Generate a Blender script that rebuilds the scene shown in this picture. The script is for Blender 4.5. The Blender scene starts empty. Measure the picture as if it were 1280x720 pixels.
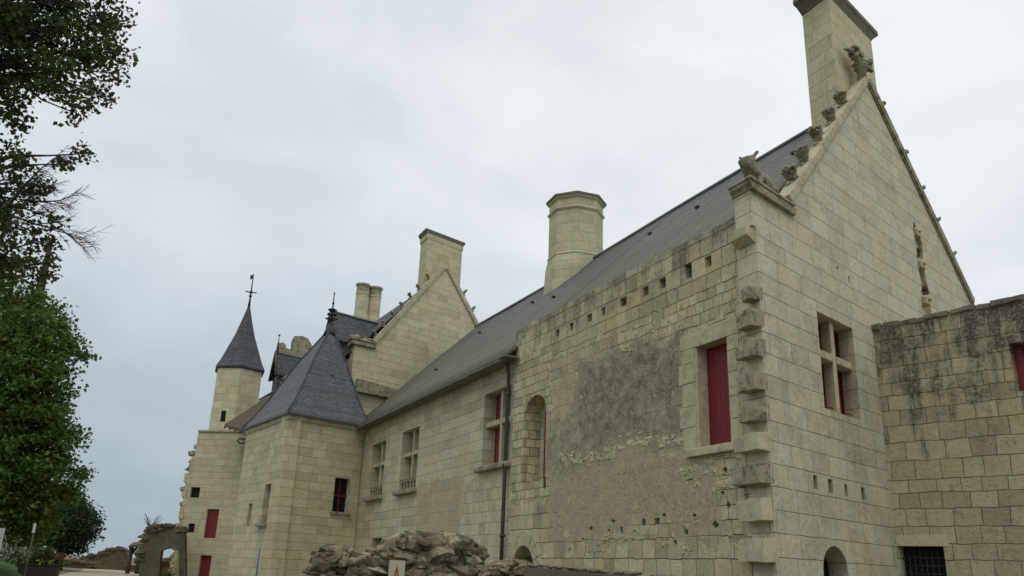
import bpy, bmesh, math, random
import numpy as np
from mathutils import Vector, Matrix, noise as mnoise
from mathutils.geometry import tessellate_polygon
random.seed(7); rng = np.random.default_rng(7)
S = bpy.context.scene; C = S.collection
V = Vector
# ------------------------------------------------------------------ camera
FPX = 1050.0; TH = math.atan(355/FPX); RHO = math.atan(.039)
Fw = V((0, math.cos(TH), math.sin(TH))); R0 = V((1,0,0)); U0 = V((0,-math.sin(TH), math.cos(TH)))
Rt = math.cos(RHO)*R0+math.sin(RHO)*U0; Up = -math.sin(RHO)*R0+math.cos(RHO)*U0
EYE = V((0,0,1.6))
cam = bpy.data.objects.new('camera', bpy.data.cameras.new('camera')); C.objects.link(cam)
cam.data.sensor_width = 36; cam.data.lens = FPX*36/1280; cam.data.clip_end = 3000; cam.data.clip_start=.05
m = Matrix((Rt, Up, -Fw)).transposed().to_4x4(); m.translation = EYE; cam.matrix_world = m
S.camera = cam
# ------------------------------------------------------------------ world
SUN_EL, SUN_AZ = math.radians(58), math.radians(188)   # azimuth clockwise from +Y
w = bpy.data.worlds.new('World'); S.world = w; w.use_nodes = True
nt = w.node_tree; nt.nodes.clear()
def wn(t, **k):
    n = nt.nodes.new(t)
    for a, b in k.items(): setattr(n, a, b)
    return n
sky = wn('ShaderNodeTexSky', sky_type='NISHITA', sun_disc=False); sky.sun_elevation = SUN_EL; sky.sun_rotation = SUN_AZ
tc = wn('ShaderNodeTexCoord')
mp = wn('ShaderNodeMapping'); mp.inputs['Scale'].default_value = (1.5,1.1,3.0); mp.inputs['Location'].default_value=(.35,.2,.35)
n1 = wn('ShaderNodeTexNoise'); n1.inputs['Scale'].default_value = 2.3; n1.inputs['Detail'].default_value = 7; n1.inputs['Roughness'].default_value=.5; n1.inputs['Distortion'].default_value=.25
r1 = wn('ShaderNodeValToRGB'); e = r1.color_ramp.elements
e[0].position=.34; e[0].color=(.74,.79,.83,1); e[1].position=.62; e[1].color=(.93,.945,.965,1)
sep = wn('ShaderNodeSeparateXYZ')
# elevation brightness plus a brighter side towards +x
r2 = wn('ShaderNodeValToRGB'); e = r2.color_ramp.elements
e[0].position=0; e[0].color=(.45,.54,.605,1); e[1].position=.85; e[1].color=(1.08,1.07,1.05,1)
q=r2.color_ramp.elements.new(.16); q.color=(.66,.725,.77,1)
q=r2.color_ramp.elements.new(.30); q.color=(.93,.965,.99,1)
q=r2.color_ramp.elements.new(.5); q.color=(1.02,1.03,1.04,1)
ad = wn('ShaderNodeMath', operation='MULTIPLY_ADD'); ad.inputs[1].default_value=.16
mul = wn('ShaderNodeMix', data_type='RGBA', blend_type='MULTIPLY'); mul.inputs[0].default_value=1
sc = wn('ShaderNodeVectorMath', operation='SCALE'); sc.inputs['Scale'].default_value = 9.6
mx = wn('ShaderNodeMix', data_type='RGBA'); mx.inputs[0].default_value=.93
bg = wn('ShaderNodeBackground'); bg.inputs[1].default_value=.1
out = wn('ShaderNodeOutputWorld'); L = nt.links.new
L(tc.outputs['Generated'], mp.inputs[0]); L(mp.outputs[0], n1.inputs['Vector']); L(n1.outputs[0], r1.inputs[0])
L(tc.outputs['Generated'], sep.inputs[0]); L(sep.outputs['X'], ad.inputs[0]); L(sep.outputs['Z'], ad.inputs[2]); L(ad.outputs[0], r2.inputs[0])
L(r1.outputs[0], mul.inputs[6]); L(r2.outputs[0], mul.inputs[7]); L(mul.outputs[2], sc.inputs[0])
L(sky.outputs[0], mx.inputs[6]); L(sc.outputs[0], mx.inputs[7]); L(mx.outputs[2], bg.inputs[0]); L(bg.outputs[0], out.inputs[0])
sd = bpy.data.lights.new('sun','SUN'); sd.energy = 0.6; sd.angle = math.radians(28); sd.color=(1,.965,.9)
so = bpy.data.objects.new('sun', sd); C.objects.link(so)
so.rotation_euler = (math.pi/2-SUN_EL, 0, math.pi-SUN_AZ)
S.view_settings.view_transform='Standard'; S.view_settings.look='None'; S.view_settings.exposure=0; S.view_settings.gamma=1
# ------------------------------------------------------------------ geometry of the place
def dirv(az): a = math.radians(az); return V((math.sin(a), math.cos(a), 0))
AZA, AZB = -24.98, 45.82
UA, UB = dirv(AZA), dirv(AZB); PN = dirv(AZA+90)
P0 = V((4.022, 12.887, 0)); PE = P0+23*UA; EC = V((-8.14,31.36,0))
def ray(x, y): return (x-640)/FPX*Rt-(y-360)/FPX*Up+Fw
def at(x, y, dist):                       # the spot at a horizontal distance in a measured direction
    d = ray(x,y); return EYE+d*(dist/math.hypot(d.x,d.y))
class Fr:
    def __init__(s, o, u, n): s.o=V(o); s.u=V(u); s.n=V(n)
    def __call__(s, u, d, z): return s.o+s.u*u+s.n*d+V((0,0,z))
FA = Fr(P0, UA, PN); FB = Fr(P0, UB, UA); 
A2 = 24.6; G2N = V((-UB.y,UB.x,0)); KG = (P0+A2*UA).dot(G2N)/PE.dot(G2N)      # its measured sizes grow with the true distance
G2O = P0+A2*UA; G2U = (KG*PE-G2O).dot(UB)
class FrG(Fr):
    def __call__(s,u,d,z): return s.o+s.u*(KG*u)+s.n*(KG*d)+V((0,0,zk(z)))
def zk(z): return 1.6+KG*(z-1.6)
FG = FrG(G2O+UB*G2U, UB, UA)
# ------------------------------------------------------------------ objects
def tag(o, label=None, cat=None, group=None, kind=None):
    if label: o['label']=label
    if cat: o['category']=cat
    if group: o['group']=group
    if kind: o['kind']=kind
    return o
def empty(name, loc, label, cat, group=None):
    o = bpy.data.objects.new(name, None); C.objects.link(o); o.location = loc; o.empty_display_size=.3
    return tag(o, label, cat, group)
def planks(b,fr,a,c,dd,p,q,n=4):
    for k in range(n): b.box(fr,a+(c-a)*k/n+.003,a+(c-a)*(k+1)/n-.003,dd+random.uniform(0,.004),dd+.05,p,q)
class MB:
    def __init__(s): s.v=[]; s.f=[]; s.uv=[]; s.sm=[]
    def face(s, pts, uvs=None, smooth=False):
        i=len(s.v); s.v += [V(p) for p in pts]; s.f.append(list(range(i,i+len(pts))))
        if uvs is None:
            a,b,c = V(pts[0]),V(pts[1]),V(pts[2]); n=(b-a).cross(c-b)
            ax,ay,az=abs(n.x),abs(n.y),abs(n.z)
            if az>=max(ax,ay): uvs=[(p[0],p[1]) for p in pts]
            else:
                t = V((-n.y,n.x,0)).normalized(); uvs=[(V(p).dot(t),p[2]) for p in pts]
        s.uv.append(list(uvs)); s.sm.append(smooth)
    def mesh(s, verts, faces, smooth=True):
        i=len(s.v); s.v += [V(p) for p in verts]
        for f in faces:
            s.f.append([i+k for k in f]); s.sm.append(smooth)
            P=[verts[k] for k in f]; a,b,c=V(P[0]),V(P[1]),V(P[2]); n=(b-a).cross(c-b)
            if abs(n.z)>=max(abs(n.x),abs(n.y)): s.uv.append([(p[0],p[1]) for p in P])
            else:
                t=V((-n.y,n.x,0)); t = t.normalized() if t.length>0 else V((1,0,0)); s.uv.append([(V(p).dot(t),p[2]) for p in P])
    def box(s, fr, u0,u1,d0,d1,z0,z1, jit=0, zs=None):
        c=[(u,d,z) for u in (u0,u1) for d in (d0,d1) for z in (z0,z1)]
        P=[fr(*(k+(random.uniform(-jit,jit) if jit else 0) for k in q)) for q in c]
        off=random.uniform(0,3)*0
        for idx,ax in (((0,1,5,4),'d'),((2,6,7,3),'d'),((0,2,3,1),'u'),((4,5,7,6),'u'),((1,3,7,5),'z'),((0,4,6,2),'z')):
            uv=[]
            for k in idx:
                u,d,z=c[k]; uv.append((u,z) if ax=='d' else (u+d,z) if ax=='u' else (u,d))
            s.face([P[k] for k in idx], uv)
    def wall(s, fr, outline, holes=(), d0=0., t=.5, back=True, skip=()):
        loops=[outline]+list(holes)
        tri=tessellate_polygon([[V((a,b,0)) for a,b in lp] for lp in loops])
        flat=[p for lp in loops for p in lp]
        for T in tri:
            q=[flat[i] for i in T]
            s.face([fr(a,d0,b) for a,b in q], q)
            if back: s.face([fr(a,d0+t,b) for a,b in reversed(q)], list(reversed(q)))
        for lp in loops:
            n=len(lp)
            for i in range(n):
                (a,b),(c,d)=lp[i],lp[(i+1)%n]
                horiz=abs(c-a)>abs(d-b)
                if horiz: uv=[(a,b),(c,d),(c,d+t),(a,b+t)]
                else: uv=[(a,b),(c,d),(c+t,d),(a+t,b)]
                s.face([fr(a,d0,b),fr(c,d0,d),fr(c,d0+t,d),fr(a,d0+t,b)], uv)
    def tube(s, pts, rads, n=8, cap=True):
        pts=[V(p) for p in pts]; rings=[]
        prev=None
        for i,p in enumerate(pts):
            t=(pts[min(i+1,len(pts)-1)]-pts[max(i-1,0)]).normalized()
            ref=V((0,0,1)) if abs(t.z)<.9 else V((1,0,0))
            if prev is None: x=t.cross(ref).normalized()
            else: x=(prev-t*prev.dot(t)).normalized()
            prev=x; y=t.cross(x); r=rads[i] if hasattr(rads,'__len__') else rads
            rings.append([p+(x*math.cos(k*2*math.pi/n)+y*math.sin(k*2*math.pi/n))*r for k in range(n)])
        vs=[q for r in rings for q in r]; fs=[]
        for i in range(len(rings)-1):
            for k in range(n):
                fs.append((i*n+k,i*n+(k+1)%n,(i+1)*n+(k+1)%n,(i+1)*n+k))
        if cap: fs += [tuple(range(n-1,-1,-1)), tuple((len(rings)-1)*n+k for k in range(n))]
        s.mesh(vs,fs)
    def loft(s, loops, cap_top=True, cap_bot=False, smooth=False):   # polygon loops, uv along edge / slope
        n=len(loops[0]); vacc=[0]*n
        for i in range(len(loops)-1):
            A,B=loops[i],loops[i+1]; ua=0
            for k in range(n):
                a,b,c,d=V(A[k]),V(A[(k+1)%n]),V(B[(k+1)%n]),V(B[k])
                w=(b-a).length; mid=((c+d)/2-(a+b)/2).length; w2=(c-d).length
                e=(b-a).normalized() if w>1e-6 else V((1,0,0))
                uo=ua+(d-a).dot(e); v=vacc[k]
                s.face([a,b,c,d],[(ua,v),(ua+w,v),(uo+w2,v+mid),(uo,v+mid)],smooth); ua+=w; vacc[k]=v+mid
        if cap_top: s.face(loops[-1])
        if cap_bot: s.face(list(reversed(loops[0])))
    def blob(s, c, r, rot=None, sub=2, amp=.18, fr=2.0, seed=0, smooth=True):
        bm=bmesh.new(); bmesh.ops.create_icosphere(bm, subdivisions=sub, radius=1)
        sd=V((seed*3.1,seed*1.7,seed*.9)); M=rot if rot else Matrix.Identity(3); r=V(r)
        vs=[]
        for v in bm.verts:
            k=1+amp*mnoise.noise(v.co*fr+sd)*1.6
            vs.append(V(c)+M@V((v.co.x*r.x*k,v.co.y*r.y*k,v.co.z*r.z*k)))
        fs=[[v.index for v in f.verts] for f in bm.faces]; bm.free(); s.mesh(vs,fs,smooth)
    def build(s, name, mat, parent=None, bevel=0, label=None):
        me=bpy.data.meshes.new(name); o=bpy.data.objects.new(name,me); C.objects.link(o)
        org=V((0,0,0))
        if parent is not None: o.parent=parent; org=V(parent.location) if parent.type=='EMPTY' else V(parent.location)+ (V(parent.parent.location) if parent.parent else V((0,0,0)))
        me.from_pydata([tuple(p-org) for p in s.v],[],s.f)
        uvl=me.uv_layers.new(name='UVMap'); fl=[c for f in s.uv for p in f for c in p]; uvl.data.foreach_set('uv',fl)
        me.polygons.foreach_set('use_smooth', s.sm); me.materials.append(mat)
        bm=bmesh.new(); bm.from_mesh(me); bmesh.ops.remove_doubles(bm,verts=bm.verts,dist=1e-4); bmesh.ops.recalc_face_normals(bm,faces=bm.faces); bm.to_mesh(me); bm.free()
        if bevel:
            b=o.modifiers.new('b','BEVEL'); b.width=bevel; b.segments=2; b.limit_method='ANGLE'; b.angle_limit=.6
        if label: o['label']=label
        return o
def at_base(o, p):     # put a one-mesh thing's origin at its base
    p=V(p); o.data.transform(Matrix.Translation(-p)); o.location=p; return o
# ------------------------------------------------------------------ materials
class G:
    def __init__(s, name, rough=.9, spec=.25):
        s.m=bpy.data.materials.new(name); s.m.use_nodes=True; s.t=s.m.node_tree
        s.b=s.t.nodes['Principled BSDF']; s.b.inputs['Roughness'].default_value=rough; s.b.inputs['Specular IOR Level'].default_value=spec
    def n(s, t, ins=None, **k):
        x=s.t.nodes.new(t)
        for a,b in k.items(): setattr(x,a,b)
        for a,b in (ins or {}).items(): s.set(x.inputs[a],b)
        return x
    def set(s, sock, v):
        if isinstance(v, bpy.types.NodeSocket): s.t.links.new(v, sock)
        else: sock.default_value=v
    def math(s, op, a, b=0., c=0., clamp=False):
        x=s.n('ShaderNodeMath',operation=op,use_clamp=clamp); s.set(x.inputs[0],a); s.set(x.inputs[1],b); s.set(x.inputs[2],c); return x.outputs[0]
    def mix(s, f, a, b, mode='MIX'):
        x=s.n('ShaderNodeMix',data_type='RGBA',blend_type=mode); s.set(x.inputs[0],f); s.set(x.inputs[6],a); s.set(x.inputs[7],b); return x.outputs[2]
    def rng(s, v, a, b, c=0., d=1., smooth=True):
        x=s.n('ShaderNodeMapRange',interpolation_type='SMOOTHSTEP' if smooth else 'LINEAR'); 
        for i,k in enumerate((v,a,b,c,d)): s.set(x.inputs[i],k)
        return x.outputs[0]
    def noise(s, vec, sc, det=4, ro=.55, dist=0.):
        x=s.n('ShaderNodeTexNoise',{'Vector':vec,'Scale':sc,'Detail':det,'Roughness':ro,'Distortion':dist}); return x.outputs[0]
    def ramp(s, v, stops):
        x=s.n('ShaderNodeValToRGB',{'Fac':v}); e=x.color_ramp.elements
        while len(e)<len(stops): e.new(.5)
        for k,(p,c) in zip(e,stops): k.position=p; k.color=(*c,1)
        return x.outputs[0]
    def xyz(s,a,b,c=0.):
        x=s.n('ShaderNodeCombineXYZ',{0:a,1:b,2:c}); return x.outputs[0]
    def scale(s, vec, v):
        x=s.n('ShaderNodeVectorMath',operation='MULTIPLY'); s.set(x.inputs[0],vec); x.inputs[1].default_value=v; return x.outputs[0]
    def done(s, col, h=None, hs=.02, strength=1.):
        s.set(s.b.inputs['Base Color'],col)
        if h is not None:
            x=s.n('ShaderNodeBump',{'Height':h,'Distance':hs,'Strength':strength}); s.t.links.new(x.outputs[0], s.b.inputs['Normal'])
        return s.m
STONE=[(0,(.36,.32,.22)),(.2,(.49,.445,.31)),(.45,(.585,.535,.375)),(.7,(.655,.61,.445)),(.88,(.57,.485,.29)),(1,(.46,.435,.335))]
def tint(st, k): return [(p,tuple(c*q for c,q in zip(col,k))) for p,col in st]
def blocks(g, u, v, rh, bw, rr=.35, br=.6, joint=.009):
    vr=g.math('DIVIDE',v,rh)
    F=g.n('ShaderNodeTexVoronoi',{'W':vr,'Scale':1.,'Randomness':rr},voronoi_dimensions='1D',feature='F1'); E_=g.n('ShaderNodeTexVoronoi',{'W':vr,'Scale':1.,'Randomness':rr},voronoi_dimensions='1D',feature='DISTANCE_TO_EDGE')
    rid=F.outputs['W']
    wn_=g.n('ShaderNodeTexWhiteNoise',{'W':g.math('ROUND',g.math('MULTIPLY',rid,50.))},noise_dimensions='1D')
    ur=g.math('ADD',g.math('DIVIDE',u,bw),g.math('MULTIPLY',wn_.outputs['Value'],37.))
    F2=g.n('ShaderNodeTexVoronoi',{'W':ur,'Scale':1.,'Randomness':br},voronoi_dimensions='1D',feature='F1'); E2=g.n('ShaderNodeTexVoronoi',{'W':ur,'Scale':1.,'Randomness':br},voronoi_dimensions='1D',feature='DISTANCE_TO_EDGE')
    du=g.math('MULTIPLY',E2.outputs['Distance'],bw); dv=g.math('MULTIPLY',E_.outputs['Distance'],rh)
    d=g.math('MINIMUM',g.math('MULTIPLY',du,1.5),dv)
    idn=g.n('ShaderNodeTexWhiteNoise',{'Vector':g.xyz(g.math('ROUND',g.math('MULTIPLY',F2.outputs['W'],50.)),g.math('ROUND',g.math('MULTIPLY',rid,50.)))},noise_dimensions='3D')
    return d, idn.outputs['Value'], idn.outputs['Color']
def boxmask(g, u, v, wob, u0,u1,v0,v1, soft=.06):
    uu=g.math('ADD',u,wob[0]); vv=g.math('ADD',v,wob[1])
    a=g.math('MINIMUM',g.math('SUBTRACT',uu,u0),g.math('SUBTRACT',u1,uu)); b=g.math('MINIMUM',g.math('SUBTRACT',vv,v0),g.math('SUBTRACT',v1,vv))
    return g.rng(g.math('MINIMUM',a,b),-soft,soft)
def ashlar(name, rh=.31, bw=.55, k=(1,1,1), jd=.55, dark=.25, darkz=None, pits=.5, rubble=(), patches=(), small=(), rr=.35, streak=.3, jw=.009, contrast=1., warp=.012, jcol=(.17,.145,.10),bd=.02):
    g=G(name)
    uvn=g.n('ShaderNodeUVMap').outputs[0]; sp=g.n('ShaderNodeSeparateXYZ',{0:uvn})
    u0,v0=sp.outputs[0],sp.outputs[1]
    wv=g.n('ShaderNodeTexNoise',{'Vector':uvn,'Scale':3.5,'Detail':3})
    w1=g.n('ShaderNodeSeparateColor',{0:wv.outputs['Color']})
    u=g.math('MULTIPLY_ADD',w1.outputs[0],warp*2,u0); v=g.math('MULTIPLY_ADD',w1.outputs[1],warp*2,v0)
    d,idv,idc=blocks(g,u,v,rh,bw,rr)
    big=g.n('ShaderNodeTexNoise',{'Vector':uvn,'Scale':.9,'Detail':5,'Roughness':.62}); bs=g.n('ShaderNodeSeparateColor',{0:big.outputs['Color']})
    wob=[g.math('MULTIPLY_ADD',bs.outputs[i],1.3,-.65) for i in (0,1)]
    for (a,b,c,e,h_,w_) in small:
        mk=boxmask(g,u0,v0,wob,a,b,c,e,.02)
        d2,i2,c2=blocks(g,u,v,h_,w_,.2,.5)
        mk=g.math('GREATER_THAN',mk,.5)
        d=g.math('ADD',g.math('MULTIPLY',d,g.math('SUBTRACT',1.,mk)),g.math('MULTIPLY',d2,mk))
        idv=g.math('ADD',g.math('MULTIPLY',idv,g.math('SUBTRACT',1.,mk)),g.math('MULTIPLY',i2,mk))
    rub=None
    for (a,b,c,e) in rubble:
        mk=boxmask(g,u0,v0,wob,a,b,c,e,.08); rub=mk if rub is None else g.math('MAXIMUM',rub,mk)
    if rub is not None:
        vw=g.scale(uvn,(3.6,5.6,1)); dv=g.n('ShaderNodeVectorMath',operation='ADD'); g.set(dv.inputs[0],vw); g.set(dv.inputs[1],g.scale(wv.outputs['Color'],(.5,.5,.5)))
        VF=g.n('ShaderNodeTexVoronoi',{'Vector':dv.outputs[0],'Scale':1.,'Randomness':.85},voronoi_dimensions='2D',feature='F1'); VE=g.n('ShaderNodeTexVoronoi',{'Vector':dv.outputs[0],'Scale':1.,'Randomness':.85},voronoi_dimensions='2D',feature='DISTANCE_TO_EDGE')
        rs=g.n('ShaderNodeSeparateColor',{0:VF.outputs['Color']}); mk=g.math('GREATER_THAN',rub,.5)
        d=g.math('ADD',g.math('MULTIPLY',d,g.math('SUBTRACT',1.,mk)),g.math('MULTIPLY',g.math('MULTIPLY',VE.outputs['Distance'],.16),mk))
        idv=g.math('ADD',g.math('MULTIPLY',idv,g.math('SUBTRACT',1.,mk)),g.math('MULTIPLY',rs.outputs[0],mk))
    fine=g.noise(uvn,12.,8,.75); med=g.noise(uvn,2.3,5,.6); grain=g.noise(uvn,42.,3,.6)
    col=g.ramp(idv,tint(STONE,k))
    mean=tuple(c*q for c,q in zip((.585,.54,.375),k))
    col=g.mix(1-.62*contrast,col,(*mean,1)) if contrast<1.6 else col
    # mottling
    col=g.mix(1.,col,g.ramp(fine,[(.3,(.74,.73,.70)),(.5,(1,1,1)),(.72,(1.14,1.14,1.12))]),'MULTIPLY')
    col=g.mix(1.,col,g.ramp(med,[(.28,(.84,.83,.79)),(.5,(1,1,1)),(.75,(1.07,1.06,1.03))]),'MULTIPLY')
    # ochre tinge
    och=g.rng(g.noise(uvn,.7,4,.5),.55,.75,0,.5); col=g.mix(och,col,g.mix(1.,col,(1.02,.93,.68,1),'MULTIPLY'))
    jn=g.noise(uvn,1.6,4,.6)
    jm=g.rng(d,g.math('MULTIPLY_ADD',jn,-.008,.005),g.math('MULTIPLY_ADD',g.rng(fine,.5,.75),g.math('MULTIPLY_ADD',g.rng(jn,.45,.65),.03,.004),jw),1.,0.)
    jf=g.math('MULTIPLY',jm,g.rng(jn,.34,.62,.45,1.))
    col=g.mix(g.math('MULTIPLY',jf,jd),col,(*jcol,1))
    # pits and small losses
    pv=g.n('ShaderNodeTexVoronoi',{'Vector':uvn,'Scale':11.,'Randomness':1.},feature='F1',voronoi_dimensions='2D')
    pit=g.math('MULTIPLY',g.rng(pv.outputs['Distance'],.05,.13,1.,0.),g.rng(g.noise(uvn,1.9,3,.6),.5,.66)); pit=g.math('MULTIPLY',pit,pits)
    col=g.mix(pit,col,(.17,.15,.11,1))
    # black lichen, stronger in clumps and vertical runs
    run=g.noise(g.scale(uvn,(3.2,.35,1)),1.,5,.65)
    cl=g.math('MULTIPLY_ADD',run,streak,g.math('MULTIPLY_ADD',g.noise(uvn,1.1,6,.7),1-streak,0.))
    if darkz:
        for (z0,z1,am) in darkz: cl=g.math('ADD',cl,g.rng(v0,z0,z1,0.,am))
    lm=g.rng(cl,.53,.72,0.,1.); lm=g.math('MULTIPLY',lm,g.rng(g.noise(uvn,16.,5,.75),.36,.60,.25,1.)); lm=g.math('MULTIPLY',lm,dark*2.2,clamp=True)
    col=g.mix(lm,col,(.115,.11,.09,1))
    h=g.math('MULTIPLY_ADD',g.rng(d,0.,.012),.5,g.math('MULTIPLY',fine,.8))
    h=g.math('ADD',h,g.math('MULTIPLY',idv,.35)); h=g.math('ADD',h,g.math('MULTIPLY',grain,.22)); h=g.math('SUBTRACT',h,g.math('MULTIPLY',pit,1.0))
    for (a,b,c,e,pc,thick,rough,dk,soft,opa) in patches:
        mk=boxmask(g,g.math('MULTIPLY_ADD',fine,1.0,u0),g.math('MULTIPLY_ADD',med,.9,v0),wob,a+.5,b+.5,c+.45,e+.45,soft)
        hole=g.rng(g.noise(uvn,2.6,7,.72,.5),.56,.64); mk=g.math('MULTIPLY',mk,g.math('SUBTRACT',1.,g.math('MULTIPLY',hole,.85))); mk=g.math('MULTIPLY',mk,g.rng(g.noise(uvn,.8,4,.6),.25,.45,.6,1.)); mk=g.math('MULTIPLY',mk,opa)
        mot=g.noise(uvn,4.2 if dk else 2.6,8,.74)
        pcol=g.mix(1.,(*pc,1),g.ramp(mot,[(.34,(.55,.54,.5)),(.5,(1,1,1)),(.64,(1.45,1.42,1.32))] if dk>.3 else [(.3,(.8,.79,.76)),(.5,(1,1,1)),(.7,(1.18,1.17,1.12))]),'MULTIPLY')
        if dk:
            sp_=g.rng(g.noise(uvn,13.,8,.85),.44,.6); sp_=g.math('MULTIPLY',sp_,g.rng(g.noise(uvn,1.5,4,.6),.36,.6,.25,1.)); gr=g.noise(uvn,17.,5,.8); pcol=g.mix(1.,pcol,g.ramp(gr,[(.35,(.7,.69,.67)),(.5,(1,1,1)),(.66,(1.4,1.38,1.33))]),'MULTIPLY'); pcol=g.mix(g.math('MULTIPLY',sp_,dk),pcol,(.12,.115,.095,1))
        col=g.mix(mk,col,pcol)
        hp=g.math('ADD',g.math('MULTIPLY',mot,rough),g.math('ADD',g.math('MULTIPLY',fine,.4),thick))
        h=g.math('ADD',g.math('MULTIPLY',h,g.math('SUBTRACT',1.,mk)),g.math('MULTIPLY',hp,mk))
    return g.done(col,h,bd,1.)
def plain_stone(name, col, dark=.35, sc=1., bump=.012):
    g=G(name); t=g.n('ShaderNodeTexCoord').outputs['Object']
    a=g.noise(t,2.2*sc,6,.65); b=g.noise(t,11*sc,6,.75); c=g.noise(t,4.5*sc,5,.7,.5)
    k=g.mix(1.,(*col,1),g.ramp(a,[(.3,(.8,.79,.76)),(.7,(1.12,1.11,1.08))]),'MULTIPLY')
    lm=g.math('MULTIPLY',g.rng(c,.46,.62),g.rng(b,.38,.6,.3,1.)); k=g.mix(g.math('MULTIPLY',lm,dark),k,(.10,.095,.08,1))
    return g.done(k,g.math('MULTIPLY_ADD',a,.6,b),bump,1.)
def slate(name, base, moss, mamt, w_=.22, h_=.105, line=.5, bump=.012, low=0.):
    g=G(name,.65,.3); uv=g.n('ShaderNodeUVMap').outputs[0]; wv=g.n('ShaderNodeTexNoise',{'Vector':uv,'Scale':1.2,'Detail':3}).outputs['Color']
    wr=g.n('ShaderNodeVectorMath',operation='MULTIPLY_ADD'); g.set(wr.inputs[0],wv); wr.inputs[1].default_value=(.03,.035,0); g.set(wr.inputs[2],uv); uw=wr.outputs[0]
    br=g.n('ShaderNodeTexBrick',{'Vector':uw,'Color1':(*[c*(.9 if line>.5 else .72) for c in base],1),'Color2':(*[c*(1.12 if line>.5 else 1.35) for c in base],1),'Mortar':(*[c*(1-line) for c in base],1),'Scale':1.,'Mortar Size':.007,'Mortar Smooth':.3,'Brick Width':w_,'Row Height':h_},offset=.5)
    sp=g.n('ShaderNodeSeparateXYZ',{0:uw}); saw=g.math('FRACT',g.math('DIVIDE',sp.outputs[1],h_))
    n=g.noise(uv,.55,7,.72); f=g.noise(uv,6.,7,.75); st=g.noise(g.scale(uv,(2.2,.3,1)),1.,5,.7)
    mm=g.math('ADD',n,g.math('MULTIPLY',g.rng(sp.outputs[1],6.,.5),low))
    col=g.mix(g.math('MULTIPLY',g.rng(mm,.40,.62),mamt),br.outputs['Color'],g.mix(.35,(*moss,1),br.outputs['Color']))
    col=g.mix(1.,col,g.ramp(f,[(.3,(.7,.7,.7)),(.7,(1.3,1.3,1.3))]),'MULTIPLY'); col=g.mix(1.,col,g.ramp(st,[(.35,(.82,.82,.82)),(.65,(1.15,1.15,1.15))]),'MULTIPLY')
    col=g.mix(g.math('MULTIPLY',g.rng(g.noise(uv,9.,7,.8),.62,.72),.5),col,(.24,.24,.19,1))
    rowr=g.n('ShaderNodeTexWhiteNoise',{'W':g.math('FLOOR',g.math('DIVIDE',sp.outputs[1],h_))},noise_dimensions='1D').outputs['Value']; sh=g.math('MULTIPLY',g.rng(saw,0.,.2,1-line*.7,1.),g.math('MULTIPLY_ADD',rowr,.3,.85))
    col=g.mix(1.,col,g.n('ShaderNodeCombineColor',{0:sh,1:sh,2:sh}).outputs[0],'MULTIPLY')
    return g.done(col,g.math('ADD',g.math('MULTIPLY',saw,-1.),g.math('ADD',g.math('MULTIPLY',br.outputs['Fac'],-.8),g.math('MULTIPLY',f,.6))),bump,1.)
def flatm(name, col, rough=.6, spec=.4, var=.15, sc=6., metal=0):
    g=G(name,rough,spec); t=g.n('ShaderNodeTexCoord').outputs['Object']; g.b.inputs['Metallic'].default_value=metal
    a=g.noise(t,sc,5,.6); k=g.mix(1.,(*col,1),g.ramp(a,[(.3,(1-var,)*3),(.7,(1+var,)*3)]),'MULTIPLY'); return g.done(k,a,.003,.6)
M={}
M['near']=ashlar('near_facade_masonry',rh=.33,bw=.42,dark=.42,pits=1.,jd=1.,darkz=[(6.5,7.6,.15)],rr=.55,jw=.014,bd=.035,jcol=(.12,.10,.07),
    small=[(7.0,9.3,3.2,6.7,.21,.24),(3.2,7.2,5.6,6.4,.24,.27),(.6,3.6,5.7,6.4,.2,.26),(.6,5.6,2.2,3.7,.24,.28)],
    patches=[(4.4,7.0,4.4,6.3,(.44,.38,.25),.9,.5,.12,.25,.7),(1.3,7.2,2.35,4.3,(.42,.365,.245),.9,.3,.05,.2,.92),(2.2,5.9,4.1,6.0,(.315,.292,.215),.95,1.8,.5,.34,1.),(5.7,7.3,3.7,4.9,(.34,.315,.235),.95,1.6,.45,.3,.8)],warp=.03,contrast=1.4,k=(1.0,.985,.9))
M['far']=ashlar('far_facade_ashlar',rh=.30,bw=.72,dark=.10,pits=.15,jd=.8,small=[(9.0,12.6,1.0,3.85,.29,.22)],
    patches=[(12.3,16.2,2.3,4.05,(.42,.365,.235),.7,.5,.1,.14,.7)],contrast=.9)
M['gable']=ashlar('gable_ashlar',rh=.345,bw=.7,k=(1.04,1.05,1.1),dark=.2,pits=.4,jd=.85,contrast=.55,darkz=[(6.6,5.4,.09)],rr=.25)
M['gable2']=ashlar('clean_gable_ashlar',rh=.30,bw=.62,k=(1.06,1.05,1.0),dark=.03,pits=.05,jd=.7,contrast=.7,rr=.15)
M['pav']=ashlar('pavilion_ashlar',rh=.31,bw=.62,k=(1.0,.99,.95),dark=.07,pits=.15,jd=.75,contrast=.75,rr=.2)
M['towr']=ashlar('tower_ashlar',rh=.33,bw=.65,k=(.95,.94,.9),dark=.2,pits=.2,jd=.7,contrast=.6)
M['towrup']=ashlar('tower_shaft_ashlar',rh=.36,bw=.75,k=(1.08,1.07,1.03),dark=.04,pits=.05,jd=.35,contrast=.6)
M['right']=ashlar('weathered_wall_masonry',rh=.30,bw=.42,k=(.80,.79,.74),dark=.75,pits=1.,jd=.9,darkz=[(3.0,6.4,.13)],streak=.5,contrast=1.0,warp=.035,jw=.013,rr=.75,bd=.04)
M['chim']=ashlar('chimney_ashlar',rh=.36,bw=.6,k=(.98,.98,.93),dark=.10,pits=.05,jd=.4,contrast=.7)
M['trim']=plain_stone('dressed_limestone',(.54,.495,.335),.35)
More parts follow.
